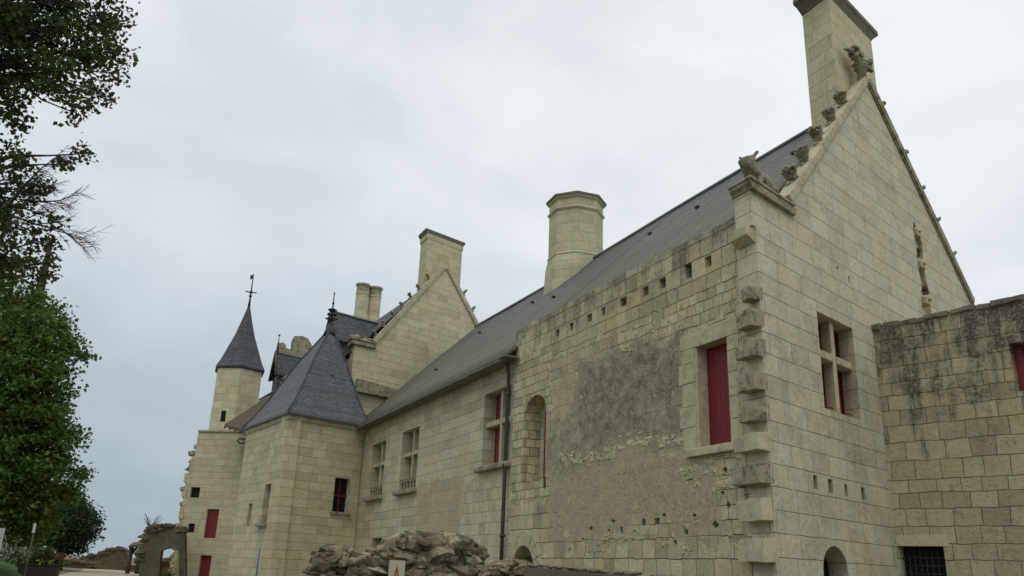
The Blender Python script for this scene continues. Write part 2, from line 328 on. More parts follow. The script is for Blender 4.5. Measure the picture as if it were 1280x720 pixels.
M['trimd']=plain_stone('weathered_limestone',(.40,.36,.25),.95,1.,.03)
M['cap']=plain_stone('lichened_cap_stone',(.20,.185,.14),.7)
M['carv']=plain_stone('carved_weathered_stone',(.36,.325,.235),.85,1.6,.03)
M['slateA']=slate('mossy_roof_slate',(.105,.112,.118),(.155,.14,.075),.95,.22,.13,.6,.014,.34)
M['slateB']=slate('blue_grey_slate',(.115,.123,.135),(.13,.13,.115),.5,.2,.125,.65,.016)
M['slateC']=slate('dark_grey_slate',(.082,.09,.103),(.085,.09,.098),.4,.18,.1,.3,.008)
M['lead']=flatm('lead_sheet',(.13,.14,.155),.5,.5)
M['iron']=flatm('dark_iron',(.035,.036,.04),.55,.4)
M['red']=flatm('red_painted_wood',(.19,.02,.024),.5,.35,.12,3.)
M['pipe']=flatm('brown_downpipe',(.055,.035,.034),.4,.5,.15)
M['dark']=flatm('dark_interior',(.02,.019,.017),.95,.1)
M['glass']=flatm('dim_window_glass',(.035,.04,.042),.12,.5,.1)
M['wood']=flatm('old_grey_timber',(.12,.095,.07),.85,.2,.3,12.)
M['brick']=flatm('broken_brick',(.10,.06,.045),.9,.2,.4,14.)
def rubble_mat():
    g=G('ruin_rubble'); t=g.n('ShaderNodeTexCoord').outputs['Object']; ri=g.n('ShaderNodeNewGeometry').outputs['Random Per Island']
    k=g.ramp(ri,[(0,(.22,.18,.115)),(.3,(.42,.36,.235)),(.6,(.57,.50,.34)),(.82,(.38,.29,.17)),(1,(.74,.68,.52))])
    a=g.noise(t,7,7,.75); b=g.noise(t,30,6,.8); k=g.mix(1.,k,g.ramp(b,[(.3,(.55,.54,.5)),(.5,(1,1,1)),(.7,(1.5,1.48,1.42))]),'MULTIPLY')
    k=g.mix(g.rng(g.noise(t,3.6,7,.75),.44,.60,0,.8),k,(.10,.09,.06,1)); k=g.mix(g.rng(g.noise(t,2.4,5,.6,.6),.6,.72,0,.5),k,(.14,.145,.075,1))
    return g.done(k,g.math('MULTIPLY_ADD',a,1.,b),.06,1.)
M['rub']=rubble_mat()
def leaf_mat(name,c0,c1,c2,tr=.35):
    g=G(name,.55,.3); ri=g.n('ShaderNodeNewGeometry').outputs['Random Per Island']; col=g.ramp(ri,[(0,c0),(.5,c1),(1,c2)])
    g.set(g.b.inputs['Base Color'],col); tb=g.n('ShaderNodeBsdfTranslucent',{'Color':g.mix(1.,col,(1.1,1.25,.6,1),'MULTIPLY')}); mxs=g.n('ShaderNodeMixShader',{0:tr})
    g.t.links.new(g.b.outputs[0],mxs.inputs[1]); g.t.links.new(tb.outputs[0],mxs.inputs[2]); g.t.links.new(mxs.outputs[0],g.t.nodes['Material Output'].inputs[0]); return g.m
M['leafA']=leaf_mat('ash_leaf',(.04,.06,.018),(.065,.09,.026),(.105,.13,.04),.4)
M['leafB']=leaf_mat('maple_leaf',(.045,.09,.018),(.08,.145,.028),(.15,.23,.05))
M['leafC']=leaf_mat('lime_leaf',(.014,.032,.013),(.022,.047,.016),(.036,.065,.02))
M['shrub']=leaf_mat('shrub_leaf',(.03,.05,.015),(.05,.085,.02),(.10,.13,.03))
M['bark']=flatm('bark',(.05,.042,.033),.9,.1,.3,14.)
M['twig']=flatm('bare_twig_bark',(.075,.07,.062),.9,.1,.2,14.)
def ground_mat(name,c1,c2,sc,bump=.02):
    g=G(name); t=g.n('ShaderNodeTexCoord').outputs['Object']; a=g.noise(t,sc,7,.7); b=g.noise(t,sc*18,5,.7)
    return g.done(g.mix(1.,g.ramp(a,[(.35,c1),(.65,c2)]),g.ramp(b,[(.3,(.75,)*3),(.7,(1.2,)*3)]),'MULTIPLY'),b,bump)
M['soil']=ground_mat('packed_earth',(.15,.135,.085),(.22,.19,.13),.5)
M['grass']=ground_mat('lawn_grass',(.03,.08,.014),(.05,.125,.022),.7,.04)
M['path']=ground_mat('pale_gravel_path',(.38,.32,.23),(.46,.39,.29),.6)
# ------------------------------------------------------------------ ground
def sstep(a,b,x): t=max(0,min(1,(x-a)/(b-a))); return t*t*(3-2*t)
AZP=math.degrees(math.atan2(ray(56,714).x,ray(56,714).y))
def gh(x,y):
    if y>5 and math.degrees(math.atan2(x,y))<AZP: return gh0(x,y)+.5*sstep(0,2.5,AZP-math.degrees(math.atan2(x,y)))*sstep(15,32,math.hypot(x,y))
    return gh0(x,y)
def gh0(x,y):
    Lf=-(x*.945+y*.326); D=math.hypot(x,y)
    return .75*sstep(6,27,D)*sstep(-.5,5,Lf) if y>-5 else 0
def sheet(name, rad, azs, mat, off, kind='structure'):
    vs=[];fs=[];n=len(azs)
    for r in rad:
        for a in azs:
            d=dirv(a)*r; vs.append((d.x,d.y,gh(d.x,d.y)+off))
    for i in range(len(rad)-1):
        for j in range(n-1): fs.append((i*n+j,i*n+j+1,(i+1)*n+j+1,(i+1)*n+j))
    b=MB(); b.mesh(vs,fs); o=b.build(name,mat); return tag(o,kind=kind)
rads=[0.01]+[k*1.5 for k in range(1,40)]+[60+5*k for k in range(10)]+[120,160,240,400,700,1500,2600]
sheet('ground',rads,[k*4 for k in range(-46,47)][1:]+[184],M['soil'],0)
sheet('lawn',[14+2*k for k in range(40)],[AZP-.8*k for k in range(42)][::-1],M['grass'],.02)
azp=AZP
sheet('path',[12+2*k for k in range(29)]+[70],[azp+.5*k for k in range(16)],M['path'],.045)
# ------------------------------------------------------------------ main lodging building
main=empty('lodging_building',P0,'long cream limestone lodging with mossy slate roof, crocketed gable and toothed corner stones','building')
def arch(u0,u1,z0,zs,zt,n=10):      # opening with a round or segmental head
    c=(u0+u1)/2; r=(u1-u0)/2
    return [(u0,z0),(u1,z0)]+[(c+r*math.cos(math.pi*k/n),zs+(zt-zs)*math.sin(math.pi*k/n)) for k in range(n+1)]
def rect(a,b,c,d): return [(a,c),(b,c),(b,d),(a,d)]
put=[(6.88,.17,.17),(6.23,.17,.18),(5.4,.18,.18),(4.83,.17,.18),(4.05,.27,.2),(3.23,.2,.2),(2.66,.22,.22),(1.85,.2,.3),(1.27,.19,.2)]
near_top=[(9.15,7.56),(8.7,7.60)]
x=8.7
while x>1.1:
    x-=random.uniform(.5,.9); x=max(x,.502); near_top += [(x+.02,near_top[-1][1])] ; near_top.append((x,7.6+random.uniform(-.025,.02)))
near_top.append((.502,7.6))
near_out=[(.502,-.6),(9.15,-.6)]+near_top
b=MB()
nholes=[rect(u-w_/2,u+w_/2,6.99-h_/2,6.99+h_/2) for u,w_,h_ in put]+[rect(.86,1.76,3.72,5.5),arch(7.36,8.5,3.62,5.25,5.68),arch(7.8,8.9,1.2,1.68,2.19)]
nholes+=[rect(2.08,2.2,2.32,2.44),rect(2.9,3.06,2.52,2.62),rect(4.1,4.2,2.38,2.5)]
rh_=random.Random(17)
for (hu,hz,hr) in ((1.05,3.3,.07),(1.15,2.95,.05),(1.0,2.75,.06),(1.35,2.45,.08),(1.9,2.62,.05),(2.45,2.2,.06),(2.75,2.66,.05),(3.4,2.55,.09),(3.62,2.42,.05),(4.45,2.62,.06),(4.6,2.45,.045),(5.3,2.5,.07),(5.6,2.3,.05),(6.1,2.4,.05)):
    nholes.append([(hu+hr*rh_.uniform(.6,1.4)*math.cos(t*math.pi/4),hz+hr*rh_.uniform(.4,1.)*math.sin(t*math.pi/4)) for t in range(8)])
b.wall(FA,near_out,nholes,0,.55)
near=b.build('facade_wall',M['near'],main)
# ends of the putlog holes, niche back and arch back
b=MB()
for u,w_,h_ in put: b=MB(); b.box(FA,u-w_,u+w_,.34,.36,6.8,7.2); b.build('putlog_back',M['cap'],main)
b=MB(); b.box(FA,2.0,4.3,.12,.14,2.2,2.7); b.build('hole_back',M['cap'],main)
b=MB(); b.box(FA,7.3,8.56,.45,.53,3.5,5.8); b.build('niche_back',M['far'],main)
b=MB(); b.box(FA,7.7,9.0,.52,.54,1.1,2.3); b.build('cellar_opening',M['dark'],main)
b=MB(); b.box(FA,7.37,7.41,-.02,.42,3.66,5.2); b.build('shutter',M['red'],main,.004,'thin red shutter edge in the arched niche')
b=MB(); b.box(FA,7.30,7.37,-.03,.03,3.45,3.68,.01); b.build('shutter_hinge',M['pipe'],main)
b=MB(); random.seed(31)
for i in range(230):
    q=random.random()
    if q<.45: a=random.uniform(2.0,6.6); z=3.98+.12*math.sin(a*2.1)+random.gauss(0,.08)
    elif q<.62: a=random.uniform(1.6,4.4); z=6.05+random.gauss(0,.13)
    elif q<.85: a=random.uniform(.7,6.8); z=2.25+random.gauss(0,.16)
    else: a=random.uniform(.7,2.2); z=3.3+random.gauss(0,.15)
    r_=random.uniform(.03,.10); b.blob(FA(a,.012,z),(r_*random.uniform(.8,1.6),r_*.3,r_*random.uniform(.5,.9)),Matrix.Rotation(math.radians(90-AZA),3,'Z')@Matrix.Rotation(random.uniform(-.3,.3),3,'Y'),sub=2,amp=.4,fr=1.8,seed=i*.7,smooth=False)
o=b.build('exposed_stones',M['near'],main); o['kind']='stuff'
b=MB(); b.box(FA,.7,6.5,.1,.12,2.05,3.4); b.build('hole_back',M['cap'],main)
# voussoirs of the low arch
b=MB(); cu,cz,r=8.35,1.68,.56
for k in range(9):
    a0,a1=math.pi*k/9+.025,math.pi*(k+1)/9-.025; q=[]
    for rr_,aa in ((r,a0),(r+.34,a0),(r+.34,a1),(r,a1)): q.append((cu+rr_*math.cos(aa),cz+rr_*math.sin(aa)*.94))
    b.wall(FA,q,(),-.012,.05)
b.build('arch_ring',M['trim'],main,.006)
# dressed surround of the red window
b=MB()
def ring_blocks(b,fr,u0,u1,z0,z1,wd,d,hb,dl=None):
    z=z0; k=0
    while z<z1-.05:
        h=min(hb*random.uniform(.85,1.15),z1-z)
        b.box(fr,u1,u1+wd+(.09 if k%2 else 0),-d,.06,z+.004,z+h-.004,.003); b.box(fr,u0-(dl or wd)+(.07 if k%2 else 0),u0,-d,.06,z+.004,z+h-.004,.003)
        z+=h; k+=1
ring_blocks(b,FA,.86,1.76,3.72,5.5,.36,.012,.38,.3)
b.box(FA,.5,1.4,-.014,.06,5.505,5.79,.003); b.box(FA,1.406,2.14,-.012,.06,5.505,5.78,.003)
win=b.build('window',M['trim'],main,.008)
b=MB(); b.box(FA,.72,2.0,-.09,.3,3.58,3.716,.004); b.build('sill',M['trim'],win,.012)
b=MB(); planks(b,FA,.80,1.82,.24,3.7,5.55,7); b.build('shutter',M['red'],win,.003)
b=MB(); b.box(FA,1.7,1.765,.005,.24,3.72,5.5); b.box(FA,.855,.9,.12,.24,3.72,5.5); b.build('rebate',M['trim'],win,.008)
# toothing stones
TO=[(1.87,.62,.30),(2.46,.55,.30),(3.0,.66,.27),(3.5,.6,.24),(3.96,.45,.25),(4.44,.42,.25),(4.98,.42,.25),(5.47,.40,.25),(5.91,.22,.2)]
for i,(z,l,h) in enumerate(TO):
    b=MB(); j=.012
    b.box(FA,-.002+.004,l*.55,-.22,.06,z+.0,z+h+.03,j); b.box(FA,l*.55+.004,l,-.22+random.uniform(0,.04),.06,z+.0,z+h+random.uniform(0,.04),j)
    b.build('toothing_stone',M['trim'] if i in (1,0,3) else M['trimd'],main,.008,'projecting dark weathered corner block' if i not in (0,1,3) else None)
# small corner corbel under the pier and the pier itself
b=MB(); b.wall(Fr(FA(.02,0,0),-PN,UA),[(-.05,6.93),(.03,6.93),(.19,7.04),(.20,7.2),(-.05,7.2)],(),0,.42); b.build('corbel',M['trim'],main,.01)
b=MB(); b.wall(FB,[(-.12,7.2),(0,7.2),(0,7.826),(-.12,7.826)],(),0,.40); b.build('corner_pier',M['gable'],main)
# gable wall
def gtop(u): return 8.09+(u-1.36)*(12.55-8.09)/(5.52-1.36) if u<5.52 else 12.55-(u-5.52)*(12.55-8.65)/(10.75-5.52)
gout=[(0,-.6),(10.9,-.6),(10.9,8.55),(5.52,12.55),(1.36,8.09),(1.2,7.826),(0,7.826)]
gholes=[rect(2.0,3.44,4.47,6.22),rect(1.37,1.51,3.06,3.28),rect(1.9,2.06,3.04,3.27),rect(2.5,2.62,3.05,3.24),rect(3.16,3.3,3.04,3.25),arch(1.48,2.36,.9,1.80,2.2),
   [(7.3,7.5),(7.85,7.5),(7.9,8.1),(7.75,8.5),(7.8,8.9),(7.85,9.3),(7.65,9.6),(7.45,9.75),(7.35,9.5),(7.42,9.0),(7.36,8.6),(7.45,8.2),(7.33,7.9)],rect(3.48,3.53,7.16,7.3),rect(3.0,3.06,7.3,7.37)]
b=MB(); b.wall(FB,gout,gholes,0,.5); gab=b.build('gable_wall',M['gable'],main)
b=MB(); b.box(FB,1.2,3.7,.22,.24,2.95,3.4); b.build('putlog_back',M['cap'],main)
b=MB(); b.box(FB,2.9,3.6,.1,.12,7.1,7.4); b.build('hole_back',M['cap'],main)
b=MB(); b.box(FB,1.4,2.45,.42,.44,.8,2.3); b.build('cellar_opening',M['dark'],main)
b=MB(); b.box(FB,7.2,8.1,.10,.24,7.3,9.9); b.build('flue_recess',M['gable'],main)
b=MB()
for (u,z,s_) in ((7.7,9.12,.1),(7.66,9.0,.07),(7.45,9.0,.05),(7.44,8.86,.05),(7.52,8.2,.06),(7.5,8.06,.06),(7.78,8.2,.09),(7.78,8.05,.08),(7.5,9.3,.06),(7.62,8.75,.07)):
    b=MB(); b.blob(FB(u,.08,z),(s_,s_,s_*.8),sub=1,seed=u+z,amp=.4); b.build('broken_brick',M['brick'],main)
for (u,z,w_) in ((7.62,8.62,.13),(7.6,9.42,.12),(7.66,7.75,.14)):
    b=MB(); b.wall(FB,[(u-w_,z),(u+w_,z),(u+w_*.8,z+.13),(u-w_*.9,z+.15)],(),-.05,.16); b.blob(FB(u,.0,z+.16),(w_*.9,.09,.08),sub=2,amp=.5,seed=u); b.build('broken_corbel',M['trim'],main,.01)
# coping of the gable
def coping(fr, pts, th, dd0, dd1, mat, parent):
    b=MB()
    for (a,c) in zip(pts[:-1],pts[1:]):
        a=V((a[0],a[1])); c=V((c[0],c[1])); t=(c-a).normalized(); n=V((-t.y,t.x)); n=n if n.y>0 else -n
        Ln=(c-a).length; k=max(1,int(Ln/.75)); 
        for i in range(k):
            p=a+t*(Ln*i/k+.004); q=a+t*(Ln*(i+1)/k-.004); j=random.uniform(-.012,.012)
            p2,q2=p+n*(th+j),q+n*(th+j)
            b.wall(fr,[(p.x,p.y),(q.x,q.y),(q2.x,q2.y),(p2.x,p2.y)],(),dd0,dd1-dd0)
            # drip moulding
            p3,q3=p-n*.05,q-n*.05
            b.wall(fr,[(p3.x,p3.y),(q3.x,q3.y),(q.x,q.y),(p.x,p.y)],(),dd0+.03,.05)
    return b.build('gable_coping',mat,parent,.012)
coping(FB,[(1.30,8.09),(5.52,12.58)],.15,-.06,.34,M['trim'],main)
coping(FB,[(5.56,12.60),(10.95,8.56)],.2,-.07,.52,M['trimd'],main)
b=MB(); b.wall(FB,[(-.14,7.83),(1.36,7.83),(1.36,7.88),(1.40,7.93),(1.40,7.98),(-.22,7.98),(-.22,7.93),(-.16,7.88)],(),-.09,.54); b.box(FB,-.24,1.30,-.12,.48,7.983,8.03,.01); b.build('kneeler_cap',M['trimd'],main,.015)
def crocket(p, s, side, parent, k, fr, mat='trimd'):
    b=MB(); e=fr.u*side; up=V((0,0,1)); sw=-fr.n.normalized(); random.seed(k*7+1)
    b.blob(p,(.16*s,.15*s,.08*s),sub=2,amp=.35,seed=k+.3)
    for i in range(7):          # fan of ribbed leaf fingers that curl over at the tip
        a=(i-3)/3.; l=random.uniform(.85,1.1)
        q1=p+up*.16*s*l+e*.03*s+sw*a*.06*s; q2=p+up*.30*s*l+e*.10*s+sw*a*.14*s; q3=p+up*.36*s*l+e*.2*s+sw*a*.17*s; q4=p+up*.31*s*l+e*.27*s+sw*a*.17*s
        b.tube([p,q1,q2,q3,q4],[.05*s,.055*s,.06*s,.055*s,.02*s],6)
        b.blob(q3,(.065*s,.06*s,.05*s),sub=1,amp=.6,fr=3,seed=k*9+i)
    for i in range(5): b.blob(p+up*(.16+.05*i)*s+e*(.03+.045*i)*s+sw*random.uniform(-.08,.08)*s,(.10*s,.09*s,.075*s),Matrix.Rotation(i*1.3+k,3,'Z'),sub=2,amp=.65,fr=3,seed=k*3+i)
    for i in range(3):
        c=p-e*(.10+.03*i)*s+up*(.05+.04*i)*s+sw*(i-1)*.08*s; b.blob(c,(.075*s,.06*s,.045*s),Matrix.Rotation(i+k,3,'Z'),sub=2,amp=.7,fr=3,seed=k+i*5)
    return b.build('crocket',M[mat],parent)
def slope_pts(a,c,ts): return [(a[0]+(c[0]-a[0])*t,a[1]+(c[1]-a[1])*t) for t in ts]
for k,(u,z) in enumerate(slope_pts((1.30,8.09),(5.52,12.58),[.10,.24,.40,.57,.73])): crocket(FB(u-.03,.14,z+.11),.78,-1,main,k,FB)
for k,(u,z) in enumerate(slope_pts((5.56,12.6),(10.95,8.56),[.12,.33,.49,.64,.8])): crocket(FB(u+.12,.1,z+.14),.7,1,main,k+20,FB)
# finial on the gable point
b=MB(); p=FB(5.5,.1,12.5)
b.tube([p,p+V((0,0,.45)),p+V((0,0,.5)),p+V((0,0,.62))],[.13,.10,.16,.13],8)
random.seed(8)
for s_ in (-1,1):
    b.tube([p+V((0,0,.5)),p+UB*s_*.14+V((0,0,.62)),p+UB*s_*.30+V((0,0,.78))],[.09,.08,.07],7)
    for i in range(9):
        c=p+UB*s_*random.uniform(.16,.46)+PN*random.uniform(-.12,.12)+V((0,0,random.uniform(.68,.92))); b.blob(c,(random.uniform(.07,.12),.08,random.uniform(.05,.09)),Matrix.Rotation(random.uniform(0,3),3,'Z')@Matrix.Rotation(random.uniform(-.8,.8),3,'Y'),sub=2,amp=.7,fr=3,seed=i*s_+4)
b.blob(p+V((0,0,.6)),(.18,.16,.09),sub=2,amp=.4,seed=50)
b.build('gable_finial',M['carv'],main)
# seated beast on the kneeler
def beast(root_p, s, parent, name='animal_sculpture', label=None):
    f=-UB; side=V((-f.y,f.x,0)); up=V((0,0,1))
    me=bpy.data.meshes.new(name); o=bpy.data.objects.new(name,me); C.objects.link(o); o.parent=parent
    P=lambda x,y,z: root_p-V(parent.location)+(f*x*1.1+side*y+up*z*.78)*s
    vs=[(0,0,.16),(.18,0,.26),(.34,0,.40),(.50,0,.50),(.62,0,.58),(.80,0,.50),(-.14,0,.14),
        (-.02,.15,.16),(.1,.2,.02),(-.02,-.15,.16),(.1,-.2,.02),(.36,.13,.30),(.46,.13,.02),(.36,-.13,.30),(.46,-.13,.02),
        (.56,.10,.70),(.52,.19,.86),(.56,-.10,.70),(.52,-.19,.86),(-.3,0,.05)]
    es=[(0,1),(1,2),(2,3),(3,4),(4,5),(0,6),(0,7),(7,8),(0,9),(9,10),(2,11),(11,12),(2,13),(13,14),(4,15),(15,16),(4,17),(17,18),(6,19)]
    rad=[.17,.17,.16,.12,.13,.07,.12,.1,.06,.1,.06,.07,.045,.07,.045,.055,.02,.055,.02,.05]
    me.from_pydata([P(*v) for v in vs],es,[])
    sk=o.modifiers.new('s','SKIN')
    for i,r in enumerate(rad): me.skin_vertices[0].data[i].radius=(r*s,r*s)
    me.skin_vertices[0].data[0].use_root=True
    o.modifiers.new('d','SUBSURF').levels=2; o.modifiers['d'].render_levels=2
    tx=bpy.data.textures.new('rough','CLOUDS'); tx.noise_scale=.09*s
    dm=o.modifiers.new('n','DISPLACE'); dm.texture=tx; dm.strength=.05*s
    me.materials.append(M['carv'])
    if label: o['label']=label
    return o
beast(FB(.62,.12,8.0),.95,main,label='carved stone beast with pricked ears crouching on the corner cap')
# main roof
RZ=12.22; RS=(RZ-6.86)/(5.2+.34)
def roofslab(b, fr_pts, th):      # quad eave0, eave1, ridge1, ridge0 extruded down by th
    e0,e1,r1,r0=[V(p) for p in fr_pts]; w_=(e1-e0).length; t=(e1-e0).normalized()
    hh=((r0-e0)-t*(r0-e0).dot(t)).length
    uv=lambda p:((p-e0).dot(t),((p-e0)-t*(p-e0).dot(t)).length)
    q=[e0,e1,r1,r0]; d=V((0,0,-th)); b.face(q,[uv(p) for p in q]); b.face([p+d for p in reversed(q)],[uv(p) for p in reversed(q)])
    for i in range(4):
        a,c=q[i],q[(i+1)%4]; b.face([a,c,c+d,a+d],[(0,0),((c-a).length,0),((c-a).length,th),(0,th)])
def rz(d): return 6.86+(d+.34)*RS
b=MB()
# slight unevenness of the old roof: strips with a sagging ridge
N=27; cols=[]
for i in range(N+1):
    a=9.02+(A2-.03-9.02)*i/N; sag=-.05*math.sin(math.pi*i/N)+.045*mnoise.noise(V((a*.9,0,0)))
    cols.append([FA(a,-.34,6.86+sag*.5),FA(a,.6,rz(.6)-.03+sag*.6),FA(a,2.6,rz(2.6)+.02+sag),FA(a,5.2,RZ+sag)])
colsn=[]
for i in range(15):
    a=.5+(9.02-.5)*i/14; sag=.015*mnoise.noise(V((a*.9,3,0))); K_=lambda d: a+.348*d*(1-i/14)
    colsn.append([FA(K_(.42),.42,rz(.42)),FA(K_(.6),.6,rz(.6)-.03+sag*.6),FA(K_(2.6),2.6,rz(2.6)+.02+sag),FA(K_(5.2),5.2,RZ+sag)])
def strips(b,cols):
    u=0
    for i in range(len(cols)-1):
        A,B=cols[i],cols[i+1]; v=0; w_=(B[3]-A[3]).length
        for k in range(3):
            hgt=(A[k+1]-A[k]).length; b.face([A[k],B[k],B[k+1],A[k+1]],[(u,v),(u+w_,v),(u+w_,v+hgt),(u,v+hgt)],True); v+=hgt
        u+=w_
strips(b,cols); strips(b,colsn)
far0=[FA(2.31,5.2,RZ),FA(A2-.03,5.2,RZ),FA(A2-.03,10.2,8.3),FA(4.05,10.2,8.3)]; b.face([far0[3],far0[2],far0[1],far0[0]],[(0,0),(22,0),(22,6),(0,6)])
# small vent slots in the slates
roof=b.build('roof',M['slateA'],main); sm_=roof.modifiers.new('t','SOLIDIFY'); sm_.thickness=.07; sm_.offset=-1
b=MB(); b.box(FA,9.16,22.97,-.40,-.05,6.74,6.79); b.box(FA,8.9,9.35,-.42,-.02,6.80,6.84); b.build('eaves_board',M['cap'],main)
b=MB(); b.tube([FA(a,5.2,RZ+.03-.05*max(0,math.sin(math.pi*(a-9)/14)) if a>9 else RZ+.03) for a in np.linspace(2.3,A2-.05,30)],.06,8)
b.build('ridge_capping',M['lead'],main)
for a,d in ((2.6,3.6),(8.5,3.8),(12.2,2.7),(15.5,3.6),(19.5,1.6),(20.2,3.6),(6.2,3.7)):
    b=MB(); b.box(Fr(FA(a,d,rz(d)+.02),UA,PN),-.06,.06,-.05,.05,0,.05); b.build('roof_vent',M['iron'],main)
# back and inside of the building
b=MB(); b.wall(FA,[(3.9,-.6),(A2,-.6),(A2,8.2),(3.9,8.2)],(),9.8,.4); b.build('back_wall',M['gable'],main)
# far facade with windows
wins=[(9.43,11.14,4.24,6.22),(16.42,18.15,4.06,6.07),(20.02,21.72,4.04,6.03)]
b=MB(); holes=[rect(a,b_,c,d) for a,b_,c,d in wins]+[rect(19.6,20.75,1.9,2.58)]
b.wall(FA,[(9.152,-.6),(A2-.03,-.6),(A2-.03,7.13),(9.152,7.13)],holes,.05,.6)
b.build('facade_wall',M['far'],main)
def cross_window(fr,u0,u1,z0,z1,d0,depth,zt,um,sh,parent,glass=True,label=None,mw=.13,sillh=True):
    b=MB(); b.box(fr,um-mw/2,um+mw/2,d0+.12,d0+.36,z0,z1); b.box(fr,u0,um-mw/2-.003,d0+.09,d0+.36,zt-.07,zt+.07); b.box(fr,um+mw/2+.003,u1,d0+.09,d0+.36,zt-.07,zt+.07)
    w=b.build('window',M['trim'],parent,.015,label)
    if sillh:
        b=MB(); b.box(fr,u0-.16,u1+.16,d0-.17,d0+.1,z0-.15,z0-.004,.008); b.build('sill',M['trimd'],w,.03)
    b=MB(); b.box(fr,u0-.05,u1+.05,d0+depth,d0+depth+.02,z0-.05,z1+.05); b.build('pane',M['glass'],w)
    b=MB()
    for (a,c) in ((u0,um-mw/2),(um+mw/2,u1)):
        for (p,q) in ((z0,zt-.07),(zt+.07,z1)):
            f_=.045
            b.box(fr,a,a+f_,d0+depth-.05,d0+depth-.004,p,q); b.box(fr,c-f_,c,d0+depth-.05,d0+depth-.004,p,q); b.box(fr,a+f_,c-f_,d0+depth-.05,d0+depth-.004,p,p+f_); b.box(fr,a+f_,c-f_,d0+depth-.05,d0+depth-.004,q-f_,q)
    b.build('window_frame',M['red'] if sh else M['wood'],w)
    for (a,c,p,q,dd) in sh:
        b=MB(); b.box(fr,a,c,dd,dd+.04,p,q); b.build('shutter',M['red'],w,.004)
    return w
w3=cross_window(FA,9.43,11.14,4.24,6.22,.05,.42,5.38,10.25,[(9.45,10.0,4.27,6.2,.33),(10.33,10.85,4.27,6.2,.33)],main,label='cross window with red shutters beside the downpipe')
for (a,b_,c,d) in wins[1:]:
    cross_window(FA,a,b_,c,d,.05,.42,c+.60*(d-c),(a+b_)/2+.03,[],main)
    b=MB()
    for k in range(5): 
        uu=a+.25+k*(b_-a-.5)/4; b.tube([FA(uu,.1,c+.02),FA(uu,.1,c+.26),FA(uu,.02,c+.36)],.013,5)
    b.tube([FA(a,.1,c+.24),FA(b_,.1,c+.24)],.013,5); b.build('window_guard',M['iron'],main)
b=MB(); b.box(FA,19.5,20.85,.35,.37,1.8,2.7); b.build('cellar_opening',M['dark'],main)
# drain pipe
b=MB(); b.tube([FA(9.34,-.16,6.74),FA(9.35,-.11,6.62),FA(9.37,-.07,6.45),FA(9.38,-.07,3),FA(9.38,-.07,0)],.05,10)
for z in (5.9,4.1,2.4,.9): b.tube([FA(9.38,-.07,z),FA(9.38,-.07,z+.07)],.072,10)
b.build('drainpipe',M['pipe'],main)
# gable cross window
gw=cross_window(FB,2.0,3.44,4.47,6.22,0,.40,5.50,2.76,[(2.03,2.46,4.48,5.42,.34),(2.86,3.28,4.48,5.42,.34),(2.03,2.44,5.58,6.2,.34),(2.86,3.26,5.58,6.2,.34)],main,label='cross window with red shutters in the gable',sillh=False,mw=.15)
b=MB()
for u in (2.38,3.12): b=MB(); b.tube([FB(u-.1,.15,4.56),FB(u,.08,4.55),FB(u+.1,.1,4.55)],.012,6); b.build('shutter_hook',M['red'],gw)
# chimneys
def prism(b,cx,pts0,zs,scs):
    loops=[[V((cx.x+p.x*s,cx.y+p.y*s,z)) for p in pts0] for z,s in zip(zs,scs)]; b.loft(loops,True,True)
c0=FB(4.60,.36,0); FC=Fr(c0,UB,UA)
fc=[V(),UB*2.36,UB*2.36+UA*.85,UA*.85]; ctr=(fc[0]+fc[2])/2
pp=[p-ctr for p in fc]
b=MB(); prism(b,c0+ctr,pp,[10.2,14.7],[1,1]); ch=b.build('chimney',M['chim'],main,.01)
b=MB(); prism(b,c0+ctr,pp,[14.7,14.75,14.9,14.93,15.05,15.09],[1.02,1.05,1.17,1.24,1.24,1.05]); b.build('chimney_cap',M['cap'],ch,.01)
# octagonal ridge chimney
cc=FA(14.9,5.0,0)
oct_=[V((math.cos(math.radians(22.5+45*k+20))*.99,math.sin(math.radians(22.5+45*k+20))*.99,0)) for k in range(8)]
b=MB(); prism(b,cc,oct_,[10.4,11.3,11.9,12.3,12.36,12.42,14.0,14.05],[1.14,1.13,1.10,1.02,1.05,1,1,1.03]); ch=b.build('chimney',M['chim'],main,.01,'tall octagonal chimney astride the long ridge')
b=MB(); prism(b,cc,oct_,[14.05,14.11,14.17,14.47,14.51,14.57],[1.05,1.08,1.0,1.0,1.09,1.09]); b.build('chimney_collar',M['chim'],ch,.008)
b=MB(); prism(b,cc,oct_,[14.57,14.65,14.71],[1.13,1.13,.95]); b.build('chimney_cap',M['cap'],ch)
b=MB(); p=FA(17.3,5.2,12.2); b.tube([p,p+V((0,0,1.1))],.018,6); b.tube([p+V((-.13,0,.28)),p+V((.13,.05,.28))],.04,6); b.tube([p,p+V((0,0,.32))],.06,6); b.build('ridge_spike',M['iron'],main)
# ------------------------------------------------------------------ second building (clean gable)
g2=empty('gabled_building',G2O,'taller cream limestone building with clean stepped-crocket gable, slate dormers and round chimneys','building')
b=MB(); b.wall(FG,[(-.85,7.0),(7.5,7.0),(7.5,10.3),(3.65,14.66),(.21,10.38),(-.85,10.12)],(),0,.6); b.build('gable_wall',M['gable2'],g2)
coping(FG,[(.16,10.36),(3.65,14.70)],.2,-.08,.6,M['trim'],g2); coping(FG,[(3.68,14.70),(7.55,10.3)],.2,-.08,.6,M['trim'],g2)
b=MB(); b.box(FG,-1.02,.18,-.12,.66,10.13,10.30,.01); b.box(FG,-1.08,.1,-.16,.7,10.302,10.38,.01); b.build('kneeler_cap',M['trimd'],g2,.02)
b=MB(); b.wall(FG,[(-.62,8.2),(1.7,8.2),(1.7,8.28),(1.5,8.62),(-.62,8.74)],(),-.22,.22); b.build('weathering_ledge',M['trimd'],g2,.02)
